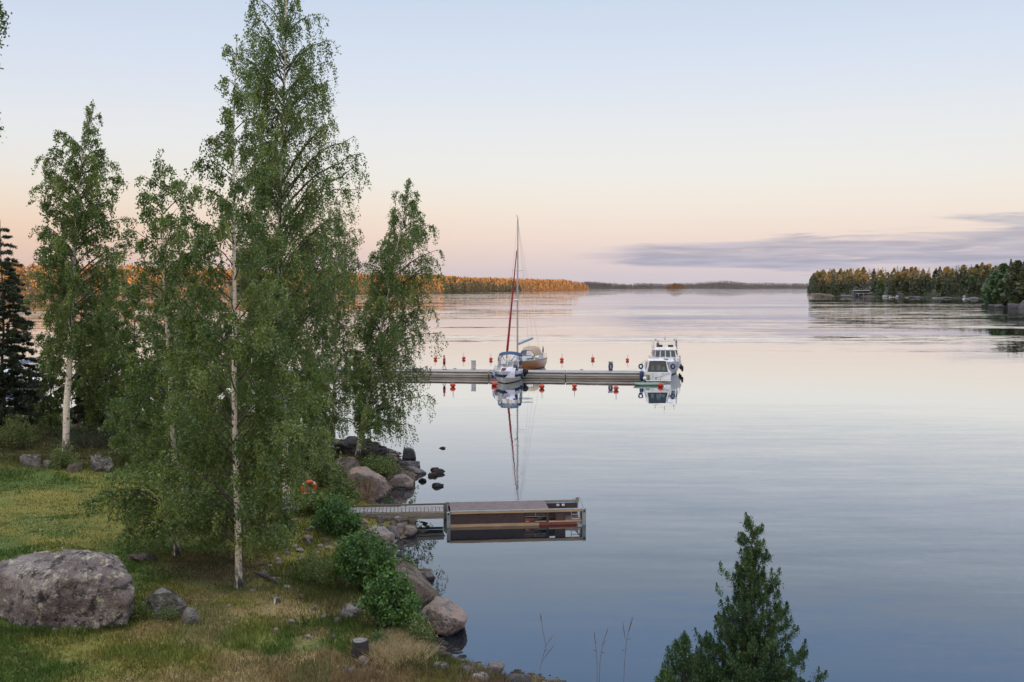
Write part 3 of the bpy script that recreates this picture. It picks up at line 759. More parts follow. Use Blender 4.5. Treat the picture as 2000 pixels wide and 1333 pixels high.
def far_tree(kd, p, h, w_, group='trees of the wooded right shore', label=None):
    u_ = 1000 + p[0] / p[1] * F; zone = ('near the tip of the right shore' if u_ < 1640 else 'left of the dark lakeside house' if u_ < 1668 else 'behind the dark lakeside house' if u_ < 1715 else 'above the pale boat sheds' if u_ < 1775 else 'midway along the right shore' if u_ < 1850 else 'near the small lone shed' if u_ < 1925 else 'on the near right point')
    label = label or (('tall ' if h > 19 else 'low ' if h < 14.5 else '') + {'spruce': 'dark pointed spruce', 'pine': 'slender pine', 'decid': 'round green leafy tree'}[kd] + (' at the waterline ' if p[2] < 3.5 else ' up the slope ') + zone)
    o = link(lab[kd][0], random.choice(far_temps[kd])); o.location = p; o.scale = (h * w_, h * w_, h); o.rotation_euler = (0, 0, random.uniform(0, 6.28))
    return tag(o, label or lab[kd][1], 'tree', {'spruce': 'spruces', 'pine': 'pines', 'decid': 'leafy trees'}[kd] + ' of the right shore')
p_, h_ = scatter(rightF, 180, (.35, .94), rh, 6, 7.2, 19.5, 71, .02)
order = np.argsort(p_[:, 1]); keep = 0
hx = [P(1686, 578, 0)]
ind = []; rest = []
for p, h in zip(p_, h_):
    u = 1000 + p[0] / p[1] * F
    if 1662 < u < 1706 and p[1] < 1085: continue
    if u > 2030: continue
    (ind if len(ind) < 262 else rest).append((p, h))
for p, h in ind:
    kd = random.choices(['spruce', 'pine', 'decid'], [4, 4, 1.4])[0]
    far_tree(kd, p, h * min(1, .5 + .5 * (1000 + p[0] / p[1] * F - 1575) / 75) * (1.0 if kd != 'decid' else .8), random.uniform(.95, 1.35))
if rest: wood('wooded_shore', 'mass of conifers at the back of the wooded right shore', [a for a, b in rest], [b for a, b in rest], M_far_leaf, ['spruce', 'pine'], 120, 72)
p3, h3 = scatter(rightF, 10, (.35, .94), lambda k, s: .5, 2, 3.5, 5.0, 171, .02); wood('shore_thicket', 'low dark thicket along the foot of the wooded right shore', [p for p in p3 if not 1668 < 1000 + p[0] / p[1] * F < 1702], h3, M_far_dec, ['decid', 'spruce'], 60, 172)
p_, h_ = scatter(rightN, 90, (.5, .87), nh, 6, 6, 19, 73, .03)
for i, (p, h) in enumerate(zip(p_, h_)):
    u = 1000 + p[0] / p[1] * F
    if u > 2040: continue
    kd = random.choices(['spruce', 'pine', 'decid'], [1.5, 1.2, 2.2])[0]
    if u < 1950: kd = 'decid'; h = h * .85
    far_tree(kd, p, h * (.74 + .26 * min(max((u - 1930) / 70, 0), 1)), random.uniform(1.1, 1.5))
q = P(1996, 602, 0); far_tree('spruce', (q.x + 4, q.y + 20, 1.5), 23, 1.2).__setitem__('label', 'tallest dark spruce at the right edge of the near point')

# lakeside cabin on the right shore
c0 = P(1686, 580.1, 0); c0.y += 6; c0.x += 2
cab = empty('lakeside_house', (c0.x, c0.y, 1.0), 'dark flat-roofed lakeside house with white roof edges on the right shore', 'house')
M_darkwall = pmat('dark_cladding', (.03, .03, .035), (.045, .04, .045), 1, .8, stretch=(4, 4, .3)); M_roofw = pmat('pale_roof', (.6, .6, .62), None, .5, .6)
MB().box((0, 3, 2.6), (15, 7, 5.2)).box((9, 3.5, 1.6), (7, 6, 3.2)).build('wall', M_darkwall, cab)
MB().box((0, 2.5, 5.5), (17, 9, .45)).box((9.6, 3, 3.5), (8, 7.5, .35)).build('roof', M_roofw, cab)
MB().box((0, -2.0, 2.6), (16, 3, .3)).build('balcony', M_roofw, cab)
for i in range(4):
    wf = MB().box((-5.4 + i * 3.4, -.58, 4.0), (2.7, .1, 1.7)).build('window', M_darkwall, cab); MB().box((-5.4 + i * 3.4, -.66, 4.0), (2.4, .06, 1.4)).build('pane', M_glass, wf)
for i in range(3):
    MB().box((-6.2 + i * 5.4, -3.3, 1.3), (.22, .22, 2.6)).build('post', M_roofw, cab)
# pale boathouse sheds and small boats along the same shore
def shed(u, v, w_, h, label, mt):
    q = P(u, v, 0); e = empty('boat_shed', (q.x, q.y + 4, .4), label, 'shed')
    MB().box((0, 0, h / 2), (w_, 4, h)).build('wall', mt, e)
    MB().plate([(-w_ / 2 - .4, -2.4, h), (w_ / 2 + .4, -2.4, h), (w_ / 2 + .4, 0, h + 1.1), (-w_ / 2 - .4, 0, h + 1.1)], .12).plate([(-w_ / 2 - .4, 0, h + 1.1), (w_ / 2 + .4, 0, h + 1.1), (w_ / 2 + .4, 2.4, h), (-w_ / 2 - .4, 2.4, h)], .12).build('roof', M_darkwall, e)
    MB().box((0, -2.05, h * .42), (1.3, .1, h * .8)).build('door', M_darkwall, e)
shed(1736, 580.8, 8, 1.5, 'wide pale boat shed right of the dark lakeside house', M_roofw)
shed(1758, 581, 4, 1.4, 'narrow pale boat shed farther right along the shore', M_roofw)
shed(1889, 583.2, 3.2, 2.3, 'small pale shed standing alone among the dark trees near the point', M_roofw)
def rowboat(u, v, L, rz, label, mt):
    q = P(u, v, 0); e = empty('small_boat', (q.x, q.y - 3, 0), label, 'boat', rz=rz); rings = []
    for t in np.linspace(0, 1, 9):
        bw = L * .17 * (1 - max(t - .35, 0) ** 2 / .43) if t < 1 else .02; x_ = -L / 2 + L * t; zd = .55 + .25 * t * t
        rings.append([(x_, -bw, zd), (x_, -bw * .8, .1), (x_, 0, -.15), (x_, bw * .8, .1), (x_, bw, zd)])
    MB().loft(rings).add([rings[0][k] for k in range(5)], [(0, 1, 2, 3, 4)]).build('hull', mt, e)
    for xx in (-.2, .15): MB().box((L * xx, 0, .45), (.3, L * .28, .05)).build('thwart', M_lightwood, e)
rowboat(1741, 581.6, 7, .2, 'white open boat lying off the wide pale boat shed', M_white)
rowboat(1772, 582, 6, -.3, 'white open boat right of the narrow boat shed', M_white)
rowboat(1826, 583, 6, .1, 'white open boat below the dark trees midway along the right shore', M_white)
rowboat(1884, 584.6, 7, .5, 'white open boat beside the small lone shed', M_white)
# shore rocks of the right shore
for i, (u, v, w_, h) in enumerate([(1600, 578.6, 22, 3.5), (1618, 579.6, 16, 2.6), (1655, 580.4, 14, 2), (1790, 582.2, 12, 1.6), (1846, 583.2, 16, 1.5), (1905, 584.6, 12, 1.6),
                                   (1943, 600.2, 6, 1.6), (1957, 601, 5, 1.5), (1985, 603, 7, 2.4), (2001, 603.5, 6, 4)]):
    q = P(u, v, 0); o = link('rock', rock_mesh((w_, w_ * .6, h * 2), 300 + i, M_rock_brown if i < 2 else M_rock_dark, 3)); o.location = (q.x, q.y + 2, .2)
    tag(o, ['low pale rock at the tip of the right shore', 'low rock just right of the shore tip', 'low rock left of the dark lakeside house', 'low rock right of the pale boat sheds', 'flat pale rock beyond the midway boat',
            'low rock right of the small lone shed', 'left rock under the near point at the right edge', 'second rock under the near point at the right edge', 'broad dark rock under the near point at the right edge', 'tall dark rock at the very right edge of the near point'][i], 'rock')

# ------------------------------------------------------------------ evening air
m, T, out = new_mat('evening_haze'); pv = T.node('ShaderNodeVolumePrincipled'); pv.inputs['Color'].default_value = (.80, .88, 1, 1); pv.inputs['Density'].default_value = 0.6e-5; pv.inputs['Anisotropy'].default_value = .2
T.l.new(pv.outputs[0], out.inputs['Volume'])
hb = MB().box((0, 6500, 58), (18600, 15900, 130)).build('haze', m); tag(hb, 'thin bluish evening haze over the lake', 'haze', kind='stuff')
# ------------------------------------------------------------------ marina pontoon
A0 = P(520, 734.5, 0); A1 = P(1256, 741.5, 0)
dx = (A1 - A0); DL = dx.length; da = math.atan2(dx.y, dx.x); DECK = .70; DW = 3.1
def dockpt(f, w_, z=DECK): # f along 0..1, w across
    e = dx.normalized(); nrm = Vector((-e.y, e.x, 0)); return A0 + dx * f + nrm * w_ + Vector((0, 0, z))
dock = empty('pontoon_jetty', A0, 'long grey concrete pontoon jetty where the boats lie', 'jetty', rz=da)
nsec = 5; sl = DL / nsec
for i in range(nsec):
    a = i * sl + .06; b_ = (i + 1) * sl - .06; c_ = (a + b_) / 2; L_ = b_ - a
    s_ = MB().box((c_, DW / 2, .02), (L_, DW - .20, .50), m=1).box((c_, DW / 2, .425), (L_, DW - .12, .21), m=0).build('pontoon_section', [M_conc, M_conc2], dock, .02)
    MB().box((c_, .04, .61), (L_, .16, .12)).box((c_, DW - .04, .61), (L_, .16, .12)).box((c_, .05, .295), (L_, .06, .05)).box((c_, .07, .06), (L_, .06, .06)).build('rubbing_strip', M_rub, s_)
    mb = MB(); n_ = 12
    for k in range(n_): mb.box((a + (k + .5) * L_ / n_, DW / 2, .685), (L_ / n_ - .015, DW + .1, .03))
    mb.build('deck', M_deck, s_)
for f in (.18, .35, .5, .66, .84): # mooring cleats
    q = dockpt(f, DW - .25); MB().tube([(-.2, 0, .12), (.2, 0, .12)], .03, 6).tube([(-.07, 0, 0), (-.07, 0, .12)], .025).tube([(.07, 0, 0), (.07, 0, .12)], .025).build('cleat', M_black, dock).location = (DL * f, DW - .25, DECK)
# service pedestals
def pedestal(u, label, mt):
    f = 0
    Yb = dockpt(.7, DW - .5).y; x_ = (u - 1000) / F * Yb; f = (x_ - A0.x) / dx.x; q = dockpt(f, DW - .45)
    e = empty('service_pedestal', q, label, 'pedestal', rz=da)
    MB().box((0, 0, .5), (.5, .34, 1.0), taper=.94).build('housing', mt, e, .02); MB().box((0, 0, 1.04), (.56, .4, .07)).build('lid', M_galv, e, .01)
    MB().box((.26, -.05, .75), (.06, .12, .1)).box((.26, -.05, .5), (.06, .12, .1)).build('socket', M_black, e); return e
M_ped = pmat('pedestal_grey', (.40, .40, .40), (.33, .33, .34), 3, .6)
pedestal(919.5, 'plain grey service pedestal on the jetty near the person in red', M_ped)
pb = pedestal(1187, 'service pedestal with blue hose ring on the jetty left of the white motorboats', M_ped)
MB().tube([(.19 * math.cos(a), -.24, .52 + .36 * math.sin(a)) for a in np.linspace(0, 6.283, 20)[:-1]], .075, 8, closed=True).build('hose_ring', M_bluebuoy, pb)

# ------------------------------------------------------------------ mooring buoys
def buoy():
    e = empty('mooring_buoy', (0, 0, 0), 'x', 'buoy', 'mooring buoys beside the jetty')
    MB().lathe([(.04, .0), (.20, .03), (.28, .13), (.30, .22), (.28, .31), (.20, .41), (.05, .46)], n=20).lathe([(.305, .20), (.315, .22), (.305, .24)], n=20).build('float', M_buoy, e)
    MB().tube([(0, 0, -.3), (0, 0, .80)], .035, 8).build('rod', M_galv, e)
    MB().tube([(.11 * math.cos(a), 0, .93 + .13 * math.sin(a)) for a in np.linspace(0, 6.283, 14)[:-1]], .014, 5, closed=True).build('mooring_ring', M_galv, e)
    return e
bproto = None
blist = [(906, 703.5, 'beyond the jetty between the person in red and the blue-canopied cruiser'), (959, 705, 'beyond the jetty just left of the blue-canopied cruiser'),
         (1097, 706, 'beyond the jetty just right of the wooden sailing yacht'), (1158, 704.5, 'beyond the jetty left of the blue-ringed pedestal'), (1225, 706, 'beyond the jetty left of the flybridge boat'),
         (851, 704, 'half hidden at the tip of the leaning birch beyond the jetty'), (735, 699, 'seen through the leaning birch beyond the jetty'),
         (884, 757.5, 'in front of the jetty right of the leaning birch'), (966, 755, 'in front of the jetty touching the bow of the blue-canopied cruiser'), (1058, 760, 'in front of the jetty right of the blue-canopied cruiser'),
         (1122, 758.5, 'in front of the jetty midway between the cruiser and the white motorboats'), (1203, 763, 'in front of the jetty left of the green inflatable'), (1290, 757, 'in front of the jetty at the stern of the white motorboat'), (673, 749, 'in front of the jetty seen through the birch leaves')]
for i, (u, v, lb) in enumerate(blist):
    if bproto is None: o = bproto = buoy()
    else:
        o = bproto.copy(); col.objects.link(o)
        for ch in bproto.children: c = ch.copy(); col.objects.link(c); c.parent = o
    o.location = P(u, v - 1.0, 0); o.rotation_euler = (random.uniform(-.13, .13), random.uniform(-.13, .13), random.uniform(0, 3)); o.scale = (random.uniform(.80, .97),) * 3; o['label'] = 'orange mooring buoy ' + lb

# ------------------------------------------------------------------ boats (bow = local +x, waterline z = 0)
def hull(parent, L, B, zs, zb, rows, mats, rake=.8, tw=.85, p=2.3, mid=.42, deckm=None, nst=22, deckdrop=.03, name='hull'):
    """rows: (zfrac or negative metres, beam fraction, material of the band above it)"""
    rings = []; edge = []
    for t in np.linspace(0, 1, nst):
        hb = B / 2 * (tw + (1 - tw) * math.sin(min(t / mid, 1) * math.pi / 2)) if t < mid else B / 2 * max(1 - ((t - mid) / (1 - mid)) ** p, 0)
        zd = zs + (zb - zs) * t ** 2
        half = []
        for zf, bf, _ in rows:
            z_ = zf if zf < 0 else zf * zd; q = max(zf, -.2 if zf < 0 else 0)
            bfe = bf * (1 - (1 - bf) * .6 * t) if t > .5 else bf
            half.append((-L / 2 + t * (L - rake * (1 - q)), max(hb * bfe, .012), z_))
        ring = [(a, b_, c_) for a, b_, c_ in half[::-1]] + [(a, -b_, c_) for a, b_, c_ in half]
        rings.append(ring); edge.append(half[-1])
    mm = [r_[2] for r_ in rows[:-1]]; bands = mm[::-1] + [mm[0]] + mm
    mb = MB().loft(rings, bands); mb.add(rings[0], [tuple(range(len(rings[0])))], mm[-1])
    h_ = mb.build(name, mats, parent)
    d_ = MB(); vs = []
    for a, b_, c_ in edge: vs += [(a, b_ * .97, c_ - deckdrop), (a, -b_ * .97, c_ - deckdrop)]
    d_.add(vs, [(2 * i, 2 * i + 1, 2 * i + 3, 2 * i + 2) for i in range(nst - 1)]); d_.build('deck', deckm or mats[0], parent)
    return edge, h_
def cabin(parent, x0, x1, w0, w1, z0, z1, rf, rb, mat, name='cabin', tum=.9, z0b=None):
    """tapered cabin: x0 aft, x1 fore; w half widths aft/fore; rf/rb top setbacks fore/aft"""
    z0b = z0b if z0b is not None else z0
    vs = [(x0, -w0, z0), (x1, -w1, z0b), (x1, w1, z0b), (x0, w0, z0), (x0 + rb, -w0 * tum, z1), (x1 - rf, -w1 * tum, z1), (x1 - rf, w1 * tum, z1), (x0 + rb, w0 * tum, z1)]
    return MB().add(vs, [(3, 2, 1, 0), (4, 5, 6, 7), (0, 1, 5, 4), (1, 2, 6, 5), (2, 3, 7, 6), (3, 0, 4, 7)]).build(name, mat, parent, .04)
def rail(parent, pts, h, r=.018, name='rail', mid=True):
    mb = MB(); top = [(a, b_, c_ + h) for a, b_, c_ in pts]; mb.tube(top, r, 6)
    if mid: mb.tube([(a, b_, c_ + h * .5) for a, b_, c_ in pts], r * .7, 5)
    for a, b_, c_ in pts: mb.tube([(a, b_, c_), (a, b_, c_ + h)], r, 5)
    return mb.build(name, M_steel, parent)
def fender(parent, p, r=.14, L=.6, mt=None, lean=0):
    MB().lathe([(.02, 0), (r * .7, .05), (r, .14), (r, L - .14), (r * .7, L - .05), (.02, L)], n=10, c=p).tube([(p[0], p[1], p[2] + L), (p[0], p[1] * .9, p[2] + L + .5)], .012, 4).build('fender', mt or M_bluebuoy, parent)
def ringfender(parent, p, r=.27, ax='x', name='ring_fender'):
    pts = [((0 if ax == 'x' else r * math.cos(a)) + p[0], (r * math.cos(a) if ax == 'x' else 0) + p[1], p[2] + r * 1.15 * math.sin(a)) for a in np.linspace(0, 6.283, 18)[:-1]]
    MB().tube(pts, r * .42, 8, closed=True).build(name, M_bluebuoy, parent)

def cruiser(label, loc, rz, canvas=None, cloth=False, L=7.6):
    e = empty('motor_cruiser', loc, label, 'motorboat', rz=rz)
    rows = [(-.35, .05, 0), (-.02, .72, 1), (.05, .80, 0), (.50, .93, 1), (.74, .97, 2), (1.0, 1.0, 2)]
    edge, h_ = hull(e, L, 3.1, 1.05, 1.38, rows, [M_cream, M_navy, M_white], rake=.9, deckm=M_white)
    cabin(e, -1.0, 2.7, 1.18, .55, 1.05, 1.62, 1.3, .05, M_white, 'coachroof', .86, 1.2)
    MB().box((1.45, 0, 1.55), (.62, .62, .07), ry=R(19)).build('hatch', M_glass, e, .01)
    for sy in (-1, 1): MB().plate([(-.6, sy * 1.17, 1.22), (.9, sy * .98, 1.26), (.75, sy * .93, 1.42), (-.6, sy * 1.09, 1.44)], -.02 * sy).build('side_window', M_glass, e)
    # windscreen: frame and panes
    w_ = [(-.1, -1.2, 1.58), (.42, -.62, 1.6), (.5, 0, 1.6), (.42, .62, 1.6), (-.1, 1.2, 1.58)]
    t_ = [(-.75, -1.05, 2.18), (-.33, -.55, 2.24), (-.27, 0, 2.25), (-.33, .55, 2.24), (-.75, 1.05, 2.18)]
    fr = MB().tube(w_, .03, 6).tube(t_, .03, 6)
    for a, b_ in zip(w_, t_): fr.tube([a, b_], .028, 6)
    fr = fr.build('windscreen', M_steel, e)
    MB().loft([w_, t_], smooth=False).build('pane', M_clear, fr)
    cab = MB().box((-.35, -.3, 1.75), (.5, .9, .25), m=0).tube([(-.62 + .05 * math.cos(a), -.45 + .2 * math.sin(a), 1.85 + .2 * math.cos(a)) for a in np.linspace(0, 6.28, 12)[:-1]], .02, 5, closed=True).build('dashboard', M_black, e)
    # canopy on hoops
    rg = []
    for x_, zz_, wf in ((-.62, 2.28, 1.08), (-.95, 2.78, 1.12), (-1.6, 3.02, 1.15), (-2.5, 2.98, 1.15), (-3.2, 2.62, 1.1)):
        rg.append([(x_, -wf * 1.04, zz_ - .32), (x_, -wf, zz_ - .1), (x_, -wf * .72, zz_ + .06), (x_, 0, zz_ + .14), (x_, wf * .72, zz_ + .06), (x_, wf, zz_ - .1), (x_, wf * 1.04, zz_ - .32)])
    rg2 = [[(a, b_ * .98, c_ - .04) for a, b_, c_ in r_] for r_ in rg]
    if canvas:
        cn = MB().loft(rg[1:]); cn.loft(rg2[1:]).build('canopy', canvas, e)
        cl = MB(); fr_ = [(a, b_, c_) for a, b_, c_ in rg[1]]; bt = [(t_[min(int(k * 5 / 7), 4)][0], -1.06 + 2.12 * k / 6, 2.24 - .07 * abs(k / 3 - 1)) for k in range(7)]
        cl.loft([fr_, bt], smooth=False)
        for sy in (-1, 1): cl.plate([(-1.0, sy * 1.16, 2.5), (-3.0, sy * 1.16, 2.35), (-3.1, sy * 1.25, 1.3), (-.9, sy * 1.22, 1.4)], .01 * sy)
        cl.build('canopy_window', M_clear, e)
        for k in (0, 2, 4, 6): MB().tube([fr_[k], bt[k]], .035, 5).build('canopy_seam', canvas, e)
        for sy in (-1, 1):
            for x_ in (-1.0, -2.0, -3.1): MB().tube([(x_, sy * 1.24, 1.25), (x_ + .05, sy * 1.18, 2.65)], .035, 5).build('canopy_hoop', canvas, e)
    # bow rail, anchor, fenders
    for sy in (-1, 1):
        pts = [(a * .985, b_ * sy * .93 + 0.0, c_) for a, b_, c_ in edge[8:21:3]]; rail(e, pts, .55)
    MB().tube([(L / 2 - .1, 0, 1.42), (L / 2 + .18, 0, 1.3), (L / 2 + .25, 0, 1.05)], .03, 6).tube([(L / 2 + .25, -.16, 1.12), (L / 2 + .27, 0, 1.0), (L / 2 + .25, .16, 1.12)], .028, 6).build('anchor', M_galv, e)
    fender(e, (.6, 1.62, .35), mt=M_navy); fender(e, (-1.6, 1.68, .35), mt=M_black); fender(e, (.2, -1.62, .35), mt=M_navy)
    MB().lathe([(.02, -.16), (.3, -.16), (.36, -.05), (.36, .05), (.3, .16), (.02, .16)], n=14, ax='X', c=(0, 0, 0)).build('ball_fender', M_black, e).location = (-1.5, 1.75, .95)
    if cloth:
        rgs = []
        for k, (x_, z_) in enumerate(((1.5, 1.62), (2.3, 1.5), (2.95, 1.38), (3.05, 1.25), (3.12, .9), (3.16, .62))):
            rgs.append([(x_ - .42 * (j / 6), .12 + 1.0 * j / 6, z_ + .02 * math.sin(j * 2 + k) + .02) for j in range(7)])
        MB().loft(rgs).build('draped_cloth', M_cloth, e)
        MB().lathe([(.02, 0), (.2, .02), (.26, .15), (.26, .5), (.15, .62), (.02, .64)], n=12, c=(1.2, 1.0, 1.3)).build('round_fender', M_bluebuoy, e)
        MB().plate([(2.9, -1.0, 1.5), (1.6, -1.4, 1.4), (1.6, -1.42, .8), (2.9, -1.02, .85)], .03).build('striped_towel', pmat('striped_towel', (.55, .55, .6), (.10, .16, .35), 2, .9, stretch=(6, .2, .2)), e)
        MB().box((2.0, -.1, 1.52), (.5, .45, .16)).box((2.45, -.25, 1.42), (.25, .3, .1)).build('windlass', M_redwood, e, .02)
    return e
bw = P(983, 751, 0); hd = Vector((-.13, -1, 0)).normalized()
cruiser('white motor cruiser with blue canopy and pale cloth over its bow at the jetty', bw - hd * 3.5, math.atan2(hd.y, hd.x), M_blue, True)

# wooden sailing yacht, bow to the jetty
def yacht():
    bowp = Vector((-.75, 118.9, 0)); hd = Vector((-4.5, -9.5, 0)).normalized(); L = 10.4
    e = empty('sailing_yacht', bowp - hd * L / 2, 'sailing yacht with varnished wooden hull and tall mast behind the jetty', 'sailboat', rz=math.atan2(hd.y, hd.x))
    rows = [(-.5, .05, 2), (-.05, .55, 1), (.06, .66, 0), (.5, .92, 0), (.86, .99, 2), (1.0, 1.0, 2)]
    edge, h_ = hull(e, L, 3.2, 1.2, 1.35, rows, [M_hullwood, M_navy, M_galv], rake=1.5, tw=.58, p=1.9, mid=.45, deckm=M_teak)
    cabin(e, -1.4, 2.2, 1.0, .6, 1.15, 1.68, .5, .1, M_white, 'coachroof', .88)
    for sy in (-1, 1):
        for x_ in (-.8, .2): MB().plate([(x_, sy * .97 - .10 * sy * max(x_, 0), 1.32), (x_ + .7, sy * .93 - .12 * sy * max(x_, 0), 1.32), (x_ + .7, sy * .89 - .12 * sy * max(x_, 0), 1.5), (x_, sy * .93 - .10 * sy * max(x_, 0), 1.5)], -.02 * sy).build('side_window', M_glass, e)
    mx = L / 2 - 3.3; top = 18.7
    m_ = MB().tube([(mx, 0, 1.6), (mx - .02, 0, 8), (mx - .08, 0, 14), (mx - .12, 0, top)], [.11, .105, .09, .06], 10).build('mast', M_alu, e)
    MB().tube([(mx - .1, -.0, top), (mx + .15, -.1, top + .35)], .02, 5).tube([(mx - .1, 0, top), (mx - .12, 0, top + .3)], .012, 4).build('wind_vane', M_black, m_)
    for z_, wd in ((7.4, 1.15), (12.3, .85)): MB().tube([(mx - .12, -wd, z_ + .03), (mx, 0, z_), (mx - .12, wd, z_ + .03)], [.02, .035, .02], 6).build('spreader', M_alu, m_)
    MB().lathe([(.02, -.12), (.22, -.10), (.28, 0), (.22, .1), (.02, .13)], n=14, c=(mx + .38, 0, 8.7)).box((mx + .15, 0, 8.62), (.4, .12, .06)).build('radar_dome', M_white, m_)
    fb = (L / 2 - .15, 0, 1.45); ft = (mx + .15, 0, 15.0)
    pts = [Vector(fb) * (1 - t) + Vector(ft) * t for t in np.linspace(.02, .98, 12)]
    MB().tube(pts, list(np.interp(np.linspace(0, 1, 12), [0, .06, .3, 1], [.07, .16, .13, .05])), 8).build('furled_sail', M_red, e)
    MB().tube([(mx - .12, 0, 3.2), (mx - 4.4, .1, 3.75)], .08, 8).build('boom', M_alu, e)
    MB().tube([(mx - .3, 0, 3.34), (mx - 2, .05, 3.62), (mx - 4.3, .1, 3.88)], [.14, .15, .10], 8).build('sail_cover', pmat('sail_cover', (.40, .46, .52), None, 3, .8), e)
    rg = MB()
    for a, b_ in (((mx, 0, top - .1), (-L / 2 + .1, 0, 1.3)), ((mx, 0, top - .2), (mx - .12, 1.15, 7.4)), ((mx, 0, top - .2), (mx - .12, -1.15, 7.4)), ((mx - .12, 1.15, 7.4), (mx - .2, 1.5, 1.2)), ((mx - .12, -1.15, 7.4), (mx - .2, -1.5, 1.2)),
                  ((mx, 0, 15), (L / 2 - .1, 0, 1.4)), ((mx, 0, top - .2), (mx - 4.4, .1, 3.8))): rg.tube([a, b_], .010, 4)
    rg.build('rigging', M_galv, e)
    # spray hood of tan canvas with clear front, open aft
    rgs = []
    for x_, h_, wd in ((-.75, 1.72, .98), (-.95, 2.35, 1.02), (-1.5, 2.78, 1.08), (-2.4, 2.86, 1.1), (-3.1, 2.7, 1.1)):
        rgs.append([(x_, wd * math.cos(a), 1.5 + (h_ - 1.5) * min(math.sin(a) * 1.25, 1.0)) for a in np.linspace(.12, math.pi - .12, 9)])
    MB().loft(rgs[1:]).build('spray_hood', M_tan, e); MB().loft(rgs[:2], smooth=False).build('hood_window', M_clear, e)
    MB().tube(rgs[1], .035, 5).tube(rgs[0], .03, 5).build('hood_hoop', M_navy, e)
    for sy in (-1, 1):
        rail(e, [(a * .99, b_ * sy * .92, c_) for a, b_, c_ in edge[14:21:2]], .55)
        rail(e, [(a * .99 + .05, b_ * sy * .92, c_) for a, b_, c_ in edge[0:6:2]], .6)
    MB().tube([(-L / 2 + .1, .2, 1.2), (-L / 2 - .15, .25, 2.75)], .02, 5).build('flag_staff', M_redwood, e)
    MB().plate([(-L / 2 - .12, .25, 2.7), (-L / 2 - .02, .22, 2.0), (-L / 2 - .2, .3, 1.7), (-L / 2 - .3, .3, 2.3)], .02).build('flag', M_navy, e)
    MB().box((-L / 2 + .5, .3, 1.55), (.3, .3, .5)).lathe([(.02, 0), (.2, .02), (.2, .3), (.02, .32)], n=10, c=(-L / 2 + .3, -.6, 1.5)).build('stern_gear', M_rub, e)
    for sy in (-1, 1): MB().plate([(-1.7, sy * 1.3, 1.25), (-3.4, sy * 1.15, 1.2), (-3.4, sy * 1.15, 1.75), (-1.7, sy * 1.3, 1.8)], .02 * sy).build('spray_cloth', M_cloth, e)
    MB().box((-2.6, 0, 1.0), (2.2, 1.2, .06)).build('cockpit_sole', M_teak, e)
yacht()

